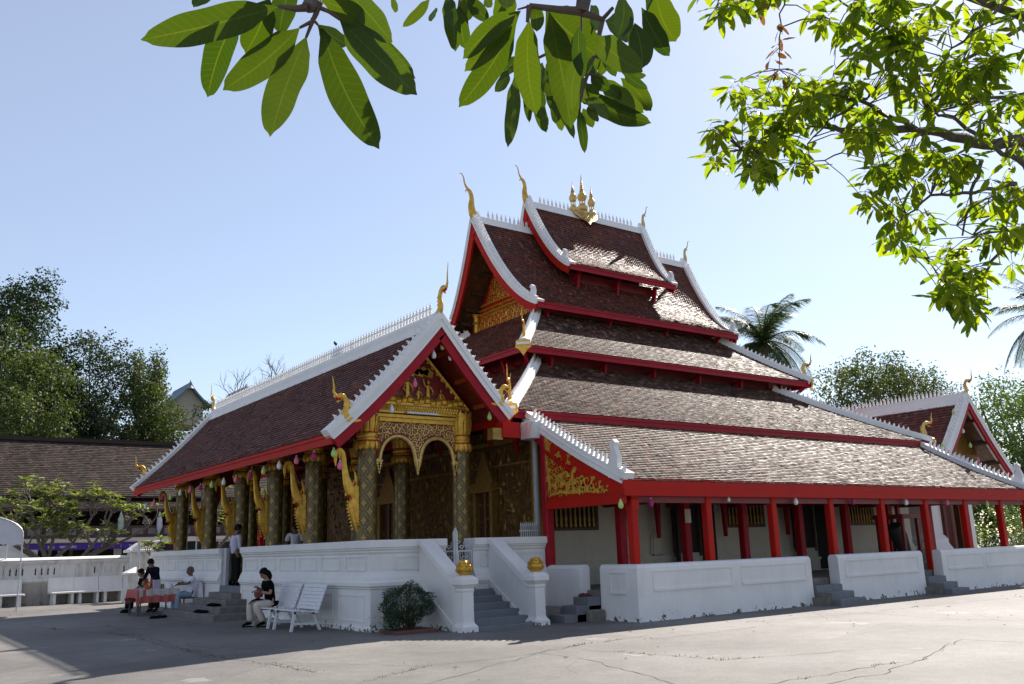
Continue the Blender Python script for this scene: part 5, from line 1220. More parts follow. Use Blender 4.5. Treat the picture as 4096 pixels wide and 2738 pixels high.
frangipani((-2.05,26.2,0),'spreading frangipani tree with a pale trunk behind the wall, near the tent',11,[((-4.4,26.8,3.5),2),((-2.9,26.0,3.9),2),((-1.6,27,3.9),2),((-.3,26.3,3.5),2),((-3.6,25.4,3.0),2),((-2.2,26.6,3.4),3)])
frangipani((-.9,26.6,0),'frangipani tree with a long low branch reaching right towards the temple porch',12,[((1.9,26.3,3.1),1),((1.1,26.6,3.0),2),((.2,26.0,3.2),2)])
frangipani((-6.4,27.2,0),'frangipani tree mostly outside the left edge of the yard',13,[((-4.9,27.2,3.7),2),((-5.4,26.6,4.0),2)])
frangipani((4.6,25.6,0),'frangipani tree seen between the porch columns',14,[((6.2,25.6,3.8),2),((4.2,25.3,4.2),2),((5.2,26,4.4),2)])
frangipani((1.55,22.0,0),'small bright green frangipani sapling beside the gate pillar cap',15,[((1.1,21.9,1.75),0),((1.6,21.9,1.9),0)],.05)
# pot shrub beside stairs
t=thing('yard_shrub','dark rounded shrub growing against the white terrace wall beside the side stairs','shrub',(.45,-.72,0)); rn=random.Random(5); b=MB(); lv=MB()
for k in range(26):
    a=rn.random()*6.28; r=rn.uniform(.1,.5); z=rn.uniform(.45,.95); e=V((.45+math.cos(a)*r*.95,-.72+math.sin(a)*r*.65,z)); s0=V((.45+rn.gauss(0,.08),-.72+rn.gauss(0,.05),0)); b.tube([s0,s0.lerp(e,.5)+V((0,0,.05)),e],[.014,.01,.004],5)
for k in range(9000):
    d=V((rn.gauss(0,1),rn.gauss(0,1),rn.gauss(0,1))).normalized(); r=rn.uniform(.6,1.0)**.5*(1+.13*math.sin(d.x*7+1)+.12*math.sin(d.z*9+d.y*6)); p=V((.47+d.x*.50*r,-.72+d.y*.42*r,.56+d.z*.38*r))
    if rn.random()<.12: p=V((.10+rn.gauss(0,.12),-.78+rn.gauss(0,.12),abs(rn.gauss(.22,.12))))
    a=(d+V((rn.gauss(0,.6),rn.gauss(0,.6),rn.gauss(0,.6)))).normalized(); w=a.orthogonal().normalized()*.012; s_=rn.uniform(.025,.05); lv.add([p,p+a*s_*.5+w,p+a*s_,p+a*s_*.5-w],[(0,1,2,3)])
b.build('stems',M['twig'],t); lv.build('foliage',M['bushl'],t)
b=MB(); b.bbox(.0,.95,-1.1,-.35,0,.07,.02); b.build('planting_bed',simple('brick_edge',(.16,.07,.05),.9),t)
# ---------------- trees and palms at the right
tree('rain_tree','tall round crowned olive green tree rising behind the temple roof beside the rear porch',(54,20,0),9,.45,[(-5,0,11.8,3.6,3,2.6),(-1.5,0,13.4,3.6,3,2.0),(2.5,0,12.9,3.6,3,2.1),(5.3,0,12.2,2.4,2.6,2.0),(1,0,10.9,5,3,1.6),(-7,0,10.4,1.8,2,1.2)],15000,.26,'lolive',None,.4,18,seed=21)
tree('garden_tree','tall loose leafy tree at the right edge behind the rear porch gable',(47,8,0),6,.35,[(-3,0,8.0,2.6,3,2.2),(0,0,9.2,3,3,2.2),(3,0,8,3.5,3,3),(-2,0,5.5,3,3,2.4),(2,0,4.5,4,3,3),(-4.5,0,4,2,2,2.4)],16000,.22,'lmid',None,.3,14,seed=22)
tree('garden_tree','dense dark tree beyond the rear of the temple at the far right',(44,2,0),3,.3,[(0,0,5.0,3,3,2.6),(2,0,3,3,3,2.6),(-1,0,2.6,3,3,2.4)],10000,.2,'lmid',None,.3,8,seed=23)
tree('garden_shrub','sprawling green garden shrub seen under the far verandah eave',(33,2.5,0),1,.1,[(0,0,1.6,2.0,2,1.3),(2.5,0,2.2,2.4,2,1.7),(5,0,2.6,2.6,2,2.0)],8000,.13,'lmid',None,.2,8,seed=24,cat='shrub')
tree('garden_shrub','low light green shrub just past the white rear room',(29.8,.6,0),.7,.06,[(0,0,1.2,1.1,1,.9),(1.4,0,1.3,1.2,1,.9)],4500,.10,'lfar2',None,.2,6,seed=25,cat='shrub')
def palm(name_label,loc,H,crown,nf,fl,seed,spread=None):
    rn=random.Random(seed); t=thing('coconut_palm',name_label,'palm tree',loc,0,'coconut palms'); L=V(loc); c=V(crown); b=MB()
    b.tube([L,L.lerp(c,.3)+X_*.2,L.lerp(c,.65)+X_*.15,c],[.32,.24,.2,.2],10); b.build('trunk',M['bark'],t,smooth=True)
    b=MB()
    for k in range(9): a=rn.random()*6.28; b.lathe([(0,-.16),(.12,-.1),(.15,0),(.1,.12),(0,.17)],c+V((math.cos(a)*.38,math.sin(a)*.38,-.35-rn.random()*.25)),8)
    b.build('coconuts',simple('green_brown_nut',(.12,.09,.03),.6),t,smooth=True)
    for k in range(nf):
        a=2*PI*k/nf*2.4+rn.gauss(0,.15); el=rn.uniform(-.25,1.35) if spread is None else rn.uniform(*spread); f=MB(); ns=16; Lf=fl*rn.uniform(.85,1.1); d=V((math.cos(a)*math.cos(el),math.sin(a)*math.cos(el),math.sin(el))); p=c.copy(); pts=[p]; 
        for i in range(ns): d=(d+V((0,0,-.105-(.04 if el<.5 else 0)))).normalized(); p=p+d*Lf/ns; pts.append(p)
        f.tube(pts,[.05*(1-i/ns)+.012 for i in range(ns+1)],4)
        for i in range(2,ns*5):
            t_=i/(ns*5); j=min(ns-1,int(t_*ns)); q=pts[j].lerp(pts[j+1],t_*ns-j); dd=(pts[j+1]-pts[j]).normalized(); sd_=dd.cross(Z_)
            if sd_.length<.05: sd_=V((math.cos(a+1.57),math.sin(a+1.57),0))
            sd_.normalize(); ll=1.15*math.sin(PI*min(1,t_*.9+.1))**.6+.1
            for sg in (-1,1):
                e=q+(sd_*sg*.8+dd*.55+V((0,0,-.35+rn.gauss(0,.12)))).normalized()*ll*rn.uniform(.8,1.1); m_=q.lerp(e,.5)+Z_*.06*ll; w=dd*.015
                f.add([q-w,q+w,m_+w*1.2,e-Z_*.12*ll,m_-w*1.2],[(0,1,2,3,4)])
        f.build('frond',M['palm'],t)
cp=aty(3055,1370,22)
palm('coconut palm rising behind the right end of the tall temple roof',(cp.x+.5,22,0),0,(cp.x,22,cp.z),34,4.6,31)
cp=aty(4215,1290,14); palm('coconut palm whose frond tips reach in at the right edge',(cp.x+.5,14,0),0,(cp.x,14,cp.z),34,6.0,35)

for k,(x,y,l) in enumerate(((50,-6,'broad garden tree closing the view at the far right edge'),(62,4,'distant garden tree between the rear room and the right edge'),(40,9,'shady tree directly behind the rear porch'),(75,-12,'farthest low tree beyond the garden at the right'))):
    tree('garden_tree',l,(x,y,0),3,.3,[(0,0,4.5,4,3.5,3.2),(3,0,2.8,4,3,3),(-3,0,2.6,4,3,3)],9000,.26,'lmid','garden trees at the right',.3,6,seed=50+k,asp=.6)
# ================================================================== WHITE SLATTED BENCHES
def slat_bench(y0,y1,label,first=[None]):
    L=y1-y0
    t=thing('slatted_bench',label,'bench',(-.62,(y0+y1)/2,0),0,'white slatted benches by the terrace')
    for i in range(5): b=MB(); x=-1.02+.115*i; b.bbox(x,x+.085,y0,y1,.415-.012*i,.44-.012*i,.006); b.build('seat_slat',M['wpaint'],t)
    for i in range(7): b=MB(); z=.46+.075*i; x=-.47+.027*i; b.obox((x,(y0+y1)/2,z),X_*.008,Y_*(L/2),(Z_*.034+X_*.012)); b.build('back_slat',M['wpaint'],t)
    for yy in (y0+.12,y1-.12):
        b=MB(); b.bar((-.98,yy,.41),(-1.06,yy,0),.055,.05,Y_); b.build('leg',M['wpaint'],t)
        b=MB(); b.bar((-.60,yy,.40),(-.40,yy,0),.055,.05,Y_); b.build('leg',M['wpaint'],t)
        b=MB(); b.bar((-.49,yy,.38),(-.27,yy,.94),.05,.05,Y_); b.build('back_post',M['wpaint'],t)
        b=MB(); b.bar((-1.03,yy,.16),(-.47,yy,.14),.045,.03,Y_); b.build('stretcher',M['wpaint'],t)
        b=MB(); b.bar((-1.02,yy,.39),(-.48,yy,.36),.05,.05,Y_); b.build('seat_rail',M['wpaint'],t)
slat_bench(1.50,2.72,'white slatted wooden bench, empty, nearest the terrace corner')
slat_bench(2.85,4.05,'white slatted wooden bench with the woman in black sitting on it')
# ================================================================== PEOPLE
def skin(name,verts,edges,rad,m,parent,sub=2,root=0):
    me=bpy.data.meshes.new(name); me.from_pydata(verts,edges,[]); o=bpy.data.objects.new(name,me); C.objects.link(o)
    md=o.modifiers.new('skin','SKIN'); md.use_smooth_shade=True
    for i,v in enumerate(me.skin_vertices[0].data):
        r=rad[i]; v.radius=(r,r) if not hasattr(r,'__len__') else r; v.use_root=(i==root)
    if sub: s_=o.modifiers.new('sub','SUBSURF'); s_.levels=sub; s_.render_levels=sub
    dg=bpy.context.evaluated_depsgraph_get(); ev=bpy.data.meshes.new_from_object(o.evaluated_get(dg)); bpy.data.objects.remove(o)
    ev.materials.clear(); ev.materials.append(m); ev.polygons.foreach_set('use_smooth',[True]*len(ev.polygons)); ev.name=name
    q=bpy.data.objects.new(name,ev); C.objects.link(q); q.parent=parent; return q
def person(label,loc,rz,J,top,bot,skinm='skin',hair='hair',hairstyle='short',sleeve='short',face=(0,0),bare_feet=False,scale=1.0,group=None,shoe='tblack',clothes=True,hem=None,bare_arms=True):
    """J: joints in local metres, x forward, y left"""
    t=thing('person',label,'person',loc,rz,group); t.scale=(scale,)*3
    g=lambda k:V(J[k])
    vs=[];rad=[];ed=[]
    def add(p,r,link=None): vs.append(tuple(p)); rad.append(r); 
    idx={}
    def j(k,p,r,par=None):
        idx[k]=len(vs); vs.append(tuple(p)); rad.append(r)
        if par is not None: ed.append((idx[par],idx[k]))
    pel=g('pelvis'); ch=g('chest'); nk=g('neck'); hd=g('head')
    j('pel',pel,(.108,.09)); j('waist',pel.lerp(ch,.5),(.115,.095),'pel'); j('ch',ch,(.14,.11),'waist'); j('shc',ch.lerp(nk,.62),(.10,.085),'ch'); j('nk',nk,.055,'shc'); j('nk2',nk.lerp(hd,.45),.05,'nk')
    up=(hd-nk).normalized()
    j('hd0',hd-up*.02,(.075,.085),'nk2'); j('hd1',hd+up*.075,(.078,.09),'hd0')
    for s in 'LR':
        sh,el,wr=g('sh'+s),g('el'+s),g('wr'+s); hp,kn,an,toe=g('hip'+s),g('kn'+s),g('an'+s),g('toe'+s)
        j('sh'+s,sh,.058,'shc'); j('ua'+s,sh.lerp(el,.5),.045,'sh'+s); j('el'+s,el,.038,'ua'+s); j('fa'+s,el.lerp(wr,.45),.036,'el'+s); j('wr'+s,wr,.025,'fa'+s)
        hdn=(wr-el).normalized(); pm=wr+hdn*.05; j('pm'+s,pm,(.036,.018),'wr'+s)
        j('hip'+s,hp,.088,'pel'); j('th'+s,hp.lerp(kn,.45),.082,'hip'+s); j('kn'+s,kn,.058,'th'+s); j('ca'+s,kn.lerp(an,.35),.055,'kn'+s); j('an'+s,an,.036,'ca'+s); j('ft'+s,an.lerp(toe,.6)-Z_*.0,.036,'an'+s); j('toe'+s,toe,.028,'ft'+s)
    body=skin('body',vs,ed,rad,M[skinm],t,2)
    # fingers, slightly curled, rooted in the palm
    for s in 'LR':
        el,wr=g('el'+s),g('wr'+s); d=(wr-el).normalized(); side=d.cross(Z_); side=side.normalized() if side.length>.05 else Y_.copy(); dn=side.cross(d)
        if dn.z>0: dn=-dn
        b=MB(); pm=wr+d*.05
        b.tube([wr,wr+d*.045,pm+d*.045],[.022,.030,.027],8,1.3,side)
        for k,(o_,l) in enumerate(((-.03,.065),(-.010,.078),(.010,.072),(.03,.056))):
            p0=pm+d*.03+side*o_; p1=p0+d*l*.5+dn*l*.12; p2=p1+d*l*.32+dn*l*.3; b.tube([p0,p1,p2,p2+dn*l*.25],[.0095,.009,.0085,.006],6)
        sg=1 if s=='L' else -1; p0=wr+d*.02+side*.03*sg; b.tube([p0,p0+d*.03+side*.022*sg+dn*.01,p0+d*.055+side*.02*sg+dn*.02],[.012,.011,.008],6)
        me=b.build('hand',M[skinm],t,smooth='all',world=False)
    # head detail
    fa,ti=face; f=V((math.cos(fa)*math.cos(ti),math.sin(fa)*math.cos(ti),math.sin(ti))); u=(Z_-f*f.z).normalized(); l=u.cross(f); c=hd+up*.03
    b=MB(); n=14
    prof=[(-.125,.02),(-.115,.045),(-.085,.062),(-.045,.072),(0,.078),(.045,.080),(.085,.070),(.112,.045),(.125,.008)]
    hv=[]
    for z,r in prof:
        for k in range(n):
            a=2*PI*k/n; fx=math.cos(a)*r*1.2; ly=math.sin(a)*r*.95
            if z<-.03: fx=fx*(.92 if fx>0 else .78)+.012
            hv.append(c+f*fx+l*ly+u*z)
    hf=[(i*n+k,i*n+(k+1)%n,(i+1)*n+(k+1)%n,(i+1)*n+k) for i in range(len(prof)-1) for k in range(n)]+[tuple(range(n)),tuple(range((len(prof)-1)*n,len(prof)*n))]
    b.add(hv,hf); b.tube([c+f*.088+u*.02,c+f*.103-u*.012,c+f*.115-u*.032,c+f*.095-u*.042],[.009,.012,.016,.010],6)
    for s in (-1,1): b.tube([c+l*s*.074+u*.015-f*.01,c+l*s*.086-f*.018,c+l*s*.078-u*.03-f*.012],[.012,.018,.008],6)
    b.build('face',M[skinm],t,smooth='all',world=False)
    b=MB(); 
    for s in (-1,1): b.lathe([(0,-.006),(.012,0),(0,.006)],c+f*.091+l*s*.031+u*.004,8,f)
    for s in (-1,1): b.bar(c+f*.094+l*s*.015+u*.026,c+f*.086+l*s*.046+u*.026,.007,.006)
    b.build('eyes',M['eye'],t,world=False); b=MB(); b.bar(c+f*.097+l*.022-u*.066,c+f*.097-l*.022-u*.066,.012,.009); b.build('mouth',M['lips'],t,world=False)
    if hair:
        b=MB(); hv=[]; hn=16; pr=[(.135,.012),(.122,.052),(.090,.082),(.050,.093),(.010,.094),(-.035,.088),(-.06,.07)]
        for z,r in pr:
            for k in range(hn):
                a=2*PI*k/hn; cut=max(0,math.cos(a)); zz=z
                if z<.06: zz=max(z,.06*cut*1.1+(-.08)*(1-cut)) if cut>.25 else z
                rr=r*(1+.03*math.sin(5*a+z*60)); hv.append(c+f*(math.cos(a)*rr*1.17-.008)+l*math.sin(a)*rr*.98+u*zz)
        b.add(hv,[(i*hn+k,i*hn+(k+1)%hn,(i+1)*hn+(k+1)%hn,(i+1)*hn+k) for i in range(len(pr)-1) for k in range(hn)]+[tuple(range(hn))])
        if hairstyle=='long':
            for q in (-.05,-.02,.015,.045): b.tube([c-f*.085+l*q+u*.02,c-f*.105+l*q*1.2-u*.06,c-f*.10+l*q*1.3-u*.14,c-f*.06+l*q*1.4-u*.21],[.035,.042,.036,.012],7)
            for s in (-1,1): b.tube([c+l*s*.07+u*.05,c+l*s*.088-f*.03-u*.03,c+l*s*.085-f*.05-u*.12,c+l*s*.08-f*.04-u*.17],[.02,.03,.028,.01],6)
        b.build('hair',M[hair],t,smooth='all',world=False)
    # clothing: skinned shells a little larger than the body
    if top:
        v=[];r=[];e=[]; ii={}
        def jj(k,p,q,par=None):
            ii[k]=len(v); v.append(tuple(p)); r.append(q)
            if par is not None: e.append((ii[par],ii[k]))
        jj('hem',pel-(ch-pel).normalized()*(.08 if hem is None else hem),(.178,.150)); jj('w',pel.lerp(ch,.5),(.145,.122),'hem'); jj('c',ch,(.165,.132),'w'); jj('s',ch.lerp(nk,.66),(.115,.092),'c'); jj('col',nk-(nk-ch).normalized()*.015,.062,'s')
        for s in 'LR':
            sh,el,wr=g('sh'+s),g('el'+s),g('wr'+s); jj('sh'+s,sh,.075,'s')
            if sleeve=='short': jj('ua'+s,sh.lerp(el,.75),(.070,.066),'sh'+s)
            else: jj('ua'+s,sh.lerp(el,.5),.062,'sh'+s); jj('el'+s,el,.054,'ua'+s); jj('wr'+s,el.lerp(wr,.93),.040,'el'+s)
        skin('shirt',v,e,r,M[top],t,2)
    if bot:
        v=[];r=[];e=[]; ii={}
        def jj(k,p,q,par=None):
            ii[k]=len(v); v.append(tuple(p)); r.append(q)
            if par is not None: e.append((ii[par],ii[k]))
        jj('p',pel+(ch-pel).normalized()*.10,(.142,.118)); jj('q',pel-Z_*.04,(.145,.12),'p')
        for s in 'LR':
            hp,kn,an=g('hip'+s),g('kn'+s),g('an'+s); jj('h'+s,hp,.105,'q'); jj('t'+s,hp.lerp(kn,.5),.098,'h'+s); jj('k'+s,kn,.085,'t'+s); jj('c'+s,kn.lerp(an,.5),.085,'k'+s); jj('a'+s,kn.lerp(an,.95),.088,'c'+s)
        skin('trousers',v,e,r,M[bot],t,2)
    for s in 'LR':
        an,toe=g('an'+s),g('toe'+s); d=(toe-an); d.z=0; d.normalize(); sd_=V((-d.y,d.x,0)); b=MB(); z0=min(an.z,toe.z)-.045
        o_=an-d*.06; b.prism([(0,-.035),(.06,-.042),(.20,-.048),(.26,-.02),(.26,.02),(.20,.048),(.06,.042),(0,.035)],(o_.x,o_.y,z0+.012),d,sd_,Z_*.025); b.tube([an-d*.02-Z_*.0,an+d*.07-Z_*.01,toe+d*.02-Z_*.0],[.042,.048,.028],8,.8,Z_)
        b.build('shoe',M[shoe],t,smooth=True,world=False)
    return t
# local joints: seated
def sit(seat=.45,lean=.0,kx=.45,fx=.50,**k):
    J=dict(pelvis=(0,0,seat+.10),chest=(-.02+lean,0,seat+.42),neck=(.0+lean*1.6,0,seat+.60),head=(.04+lean*2.0,0,seat+.73),
     shL=(0+lean*1.4,.17,seat+.545),shR=(0+lean*1.4,-.17,seat+.545),elL=(.12,.24,seat+.30),elR=(.12,-.24,seat+.30),wrL=(.32,.08,seat+.25),wrR=(.32,-.08,seat+.25),
     hipL=(.02,.09,seat+.07),hipR=(.02,-.09,seat+.07),knL=(kx,.12,seat+.07),knR=(kx,-.12,seat+.07),anL=(fx,.12,.08),anR=(fx,-.12,.08),toeL=(fx+.16,.13,.04),toeR=(fx+.16,-.13,.04)); J.update(k); return J
def stand(**k):
    J=dict(pelvis=(0,0,.93),chest=(0,0,1.24),neck=(0,0,1.42),head=(.02,0,1.55),shL=(0,.18,1.37),shR=(0,-.18,1.37),elL=(-.02,.24,1.10),elR=(-.02,-.24,1.10),wrL=(.08,.23,.88),wrR=(.08,-.23,.88),hipL=(0,.09,.88),hipR=(0,-.09,.88),knL=(.02,.10,.48),knR=(.02,-.10,.48),anL=(0,.10,.08),anR=(0,-.10,.08),toeL=(.16,.12,.04),toeR=(.16,-.12,.04)); J.update(k); return J
# woman on the bench, leaning over a maroon bag
wx,wy=-.72,3.74
w=person('seated woman in a black t-shirt and cream trousers looking into a maroon bag',(wx,wy,0),PI,sit(.44,.06,kx=.42,fx=.30,elL=(.10,.27,.74),wrL=(.33,.10,.79),elR=(.10,-.25,.80),wrR=(.30,-.05,.88),knL=(.40,.10,.50),knR=(.46,-.12,.53),anL=(.18,.13,.09),anR=(.40,-.16,.09),toeL=(.34,.15,.04),toeR=(.56,-.18,.04)),'tblack','tcream','skin','hair','long','short',(.35,-.5),shoe='tblack')
b=MB(); b.tube([(wx-.30,wy-.17,.78),(wx-.31,wy-.04,.775),(wx-.30,wy+.10,.78)],[.06,.085,.06],10,1.0,X_); b.lathe([(.03,0),(.09,.03),(.105,.09),(.10,.15),(.06,.2)],(wx-.30,wy-.03,.64),12); b.build('handbag',M['bag'],None,smooth=True,label='maroon round leather bag held in the lap of the woman on the bench',cat='bag')
b=MB(); b.tube([(wx-.12,wy+.12,.58),(wx-.30,wy+.05,.62),(wx-.42,wy-.02,.60),(wx-.52,wy+.02,.52)],[.07,.06,.045,.02],8,.4,Z_); b.tube([(wx+.1,wy-.15,.55),(wx+.05,wy-.22,.48),(wx-.05,wy-.25,.44)],[.06,.06,.02],8,.5,Z_); b.build('black_jacket',M['tblack'],None,smooth=True,label='black jacket bunched in the lap of the woman on the bench',cat='jacket')
# man standing in the doorway at the top of the front steps
person('standing person in a pale lilac long sleeved shirt and dark trousers at the front doorway',(.12,8.72,CZ),math.radians(10),stand(head=(.04,-.01,1.56),wrL=(.12,.2,.92)),'tlilac','tolive','skin2','hair','short','long',(-.5,-.15),hem=.10)
person('person in a white t-shirt inside the porch, mostly hidden by a column',(1.5,7.75,CZ),math.radians(60),stand(),'twhite','tolive','skin2','hair','short','short',(1.2,0))
# group at the offering table
person('bald seated man in a white t-shirt with folded arms by the offering table',(-.42,11.15,0),PI*1.04,sit(.46,-.02,elL=(.16,.24,.86),wrL=(.32,-.02,.84),elR=(.16,-.24,.86),wrR=(.34,.04,.88),kx=.42,fx=.40),'twhite','tblue','skin2','hairg','bald','short',(0,-.1))
person('person in a dark navy jacket leaning over the offering table',(-1.0,12.75,0),PI*1.18,stand(chest=(.08,0,1.20),neck=(.17,0,1.36),head=(.24,0,1.47),shL=(.14,.18,1.31),shR=(.14,-.18,1.31),elL=(.22,.24,1.06),elR=(.22,-.24,1.06),wrL=(.40,.14,.92),wrR=(.40,-.12,.92)),'tnavy','tolive','skin','hair','short','long',(0,-.7))
person('dark haired person in black seated low behind the offering table',(-1.15,13.35,0),PI*1.05,sit(.44,.06),'tblack','tnavy','skin','hair','short','short',(-.1,-.3))
# guests on the shop balcony
for px,m,l in ((500,'tblue2','balcony guest in a blue shirt resting on the rail of the shop house'),(567,'tblack','balcony guest in dark clothes, left one of the pair above the purple valance'),(590,'wallw','balcony guest in a beige top, right one of the pair')):
    p=aty(px,2090,39.4); person(l,(p.x,39.6,2.9),-PI/2,stand() if m!='wallw' else sit(.5),m,'tnavy','skin2','hair','short','long',(.3,-.3))
# ================================================================== OFFERING TABLE AND THINGS ON IT
TX0,TX1,TY0,TY1=-1.95,-.78,11.0,12.15
t=thing('offering_table','folding table with thin metal legs beneath the red and white batik cloth','table',(-1.36,11.6,0))
b=MB(); b.box(TX0,TX1,TY0,TY1,.70,.735); b.build('tabletop',M['brownw'],t)
for x in (TX0+.06,TX1-.06):
    for y in (TY0+.06,TY1-.06): b=MB(); b.bar((x,y,0),(x,y,.70),.035); b.build('leg',simple('olive_metal',(.09,.08,.05),.5) if 'olive_metal' not in bpy.data.materials else bpy.data.materials['olive_metal'],t)
def batik():
    m,nt,b=newmat('batik_cloth'); g=nd(nt,'ShaderNodeNewGeometry'); s=sep(nt,g.outputs['Position']); co=coord(nt)
    n=noise(nt,7,4,co,.6); z=math_(nt,'ADD',s[2],math_(nt,'MULTIPLY',math_(nt,'SUBTRACT',n,.5),.35)); f=math_(nt,'LESS_THAN',z,.56)
    n2=math_(nt,'GREATER_THAN',noise(nt,16,3,co),.62)
    xs=math_(nt,'MULTIPLY',math_(nt,'LESS_THAN',math_(nt,'FRACT',math_(nt,'MULTIPLY',s[0],5)),.45),math_(nt,'LESS_THAN',s[0],-1.62))
    ff=math_(nt,'MAXIMUM',math_(nt,'MAXIMUM',f,xs),math_(nt,'MULTIPLY',n2,.8))
    c=mixc(nt,ff,(.50,.47,.46),(.42,.10,.09)); nt.links.new(c,b.inputs['Base Color']); b.inputs['Roughness'].default_value=.85; return m
vs=[];N_=40
per=[]
for k in range(N_*4):
    q=k/N_; i=int(q)%4; f=q-int(q); c=[(TX0,TY0),(TX1,TY0),(TX1,TY1),(TX0,TY1)]; a,bb=c[i],c[(i+1)%4]; per.append((a[0]+(bb[0]-a[0])*f,a[1]+(bb[1]-a[1])*f,i,f))
cx,cy=(TX0+TX1)/2,(TY0+TY1)/2; mb=MB(); rows=[(.0,.742),(.012,.73),(.022,.62),(.03,.5),(.04,.36)]
for r,(o,z) in enumerate(rows):
    for k,(x,y,i,f) in enumerate(per):
        w=.012*math.sin(k*.7)*r*.5; nx,ny=[(0,-1),(1,0),(0,1),(-1,0)][i]; cr=abs(f-.5)*2; cr=cr**8
        zz=z+(.07*cr*(-1)**1*(r/4) if r>2 else 0)+(.16 if (r==4 and i==3) else 0); dx,dy=(x-cx),(y-cy)
        vs.append((x+nx*(o+w)+dx*.03*cr*r*.5,y+ny*(o+w)+dy*.03*cr*r*.5,zz))
K=len(per); fs=[tuple(range(K))]
for r in range(len(rows)-1):
    for k in range(K): fs.append((r*K+k,r*K+(k+1)%K,(r+1)*K+(k+1)%K,(r+1)*K+k))
mb.add(vs,fs); mb.build('tablecloth',batik(),None,smooth=True,label='red and white batik cloth draped over the offering table',cat='tablecloth')
def item(name,label,cat,mk,m): b=MB(); mk(b); return b.build(name,m,None,smooth=True,label=label,cat=cat)
item('orange_bowl','orange bowl of incense sticks on the left of the batik covered table','bowl',lambda b:(b.lathe([(.06,.745),(.10,.77),(.12,.84),(.10,.84),(.0,.80)],(-1.62,11.2,0),12),[b.bar((-1.62+.02*k-.07,11.2,.82),(-1.62+.035*k-.12,11.2,1.02+.02*(k%3)),.01) for k in range(8)]),plain('orange_plastic',(.5,.12,.02),.4))
item('donation_box','white box with lilac bands standing on the batik covered table','box',lambda b:b.bbox(-1.50,-1.30,11.05,11.2,.745,1.0,.01),simple('lilac_box',(.5,.45,.6),.6))
item('tin','small yellow tin beside the white box on the batik covered table','tin',lambda b:b.lathe([(.05,.745),(.05,.87),(.045,.88),(0,.88)],(-1.22,11.15,0),12),simple('yellow_tin',(.28,.24,.04),.4))
item('white_bowl','upturned white bowl at the middle of the batik covered table','bowl',lambda b:b.lathe([(.13,.745),(.13,.80),(.10,.86),(.05,.89),(0,.89)],(-1.03,11.15,0),14),plain('white_plastic',(.72,.72,.76),.4))
# chair of the bald man
t=thing('plastic_chair','chair with a white cover on its back, under the bald man','chair',(-.4,11.15,0))
b=MB(); b.bbox(-.66,-.20,10.92,11.38,.42,.45,.01); b.build('seat',M['brownw'],t)
for x in (-.63,-.23):
    for y in (10.95,11.35): b=MB(); b.bar((x,y,0),(x,y,.42),.035); b.build('leg',M['brownw'],t)
b=MB(); b.prism([(-.24,.10),(-.17,.86),(-.12,.88),(-.02,.10)],(0,11.15,0),X_,Z_,Y_*.44); b.build('back_cover',M['twhite'],t,smooth=True)
t=thing('plastic_stool','low dark stool under the person in black behind the offering table','stool',(-1.15,13.35,0))
b=MB(); b.bbox(-1.35,-.95,13.15,13.55,.41,.44,.01); b.build('seat',M['dark'],t)
for x in (-1.32,-.98):
    for y in (13.18,13.52): b=MB(); b.bar((x,y,0),(x,y,.41),.03); b.build('leg',M['dark'],t)
# pairs of shoes
def shoes(x,y,z,rz,label,m,n=1):
    t=thing('pair_of_shoes',label,'shoes',(x,y,z),rz,'shoes left at the temple')
    for k in (-1,1):
        b=MB(); b.prism([(-.12,-.03),(.0,-.04),(.10,-.045),(.14,0),(.10,.045),(.0,.035),(-.12,.03)],(0,k*.065,.015),X_,Y_,Z_*.025); b.tube([(-.10,k*.065,.035),(.0,k*.065,.05),(.10,k*.065,.03)],[.035,.042,.03],8,.8,Z_); b.build('shoe',M[m],t,smooth=True,world=False)
p=G(620,2475); shoes(p[0],p[1],0,.4,'dark sandals lying on the paving in front of the offering table, left pair','tnavy')
p=G(648,2472); shoes(p[0],p[1],0,.9,'dark trainers lying on the paving in front of the offering table, right pair','tblack')
zz=lambda i:CZ-.02-.155*(i+1)
for (i,y,l,m) in ((3,8.1,'black shoes on the fourth front step, left pair','tblack'),(3,7.72,'black sandals on the fourth front step, right pair','tnavy'),(2,7.95,'dark flip flops on the middle front step nearest the doorway wall','tblack'),(2,7.65,'black slippers at the near end of the middle front step','tblack')):
    shoes(-.30*(i+1)+.16,y,zz(i),PI,l,m)
shoes(4.52,-1.5,FZ-.12,0,'dark red sandals at the top of the small corner steps','bag')
# ================================================================== DRUM STAND on the verandah
t=thing('temple_drum','long dark drum hanging in a red wooden stand on the verandah near the last steps','drum',(17.0,-1.6,FZ))
dx=16.9
for a,c in (((dx-.45,-2.1),(dx-.45,-1.3)),((dx+.35,-2.1),(dx+.35,-1.3))):
    for q in (a,c): b=MB(); b.bar((q[0],q[1],FZ),(q[0],q[1],2.15),.09); b.build('stand_post',M['dred'],t)
b=MB(); b.box(dx-.55,dx+.45,-2.2,-1.2,2.12,2.24); b.build('stand_top',M['dred'],t)
b=MB(); b.tube([(dx-.25,-1.7,1.9),(dx-.05,-1.7,1.6),(dx+.1,-1.75,1.15),(dx+.2,-1.8,.85)],[.22,.25,.19,.12],14); b.build('drum_body',simple('drum_leather',(.03,.035,.03),.6),t,smooth=True)
b=MB(); b.bar((dx-.1,-2.3,FZ+.55),(dx+.45,-2.0,FZ+.05),.06,.1); b.build('prop',M['dred'],t)
# paper notice on an inner post
b=MB(); b.box(8.50,8.72,-.915,-.91,2.1,2.45); nt_=b.build('paper_notice',M['wallw'],None,label='small pale paper notice fixed to a red verandah post',cat='notice')
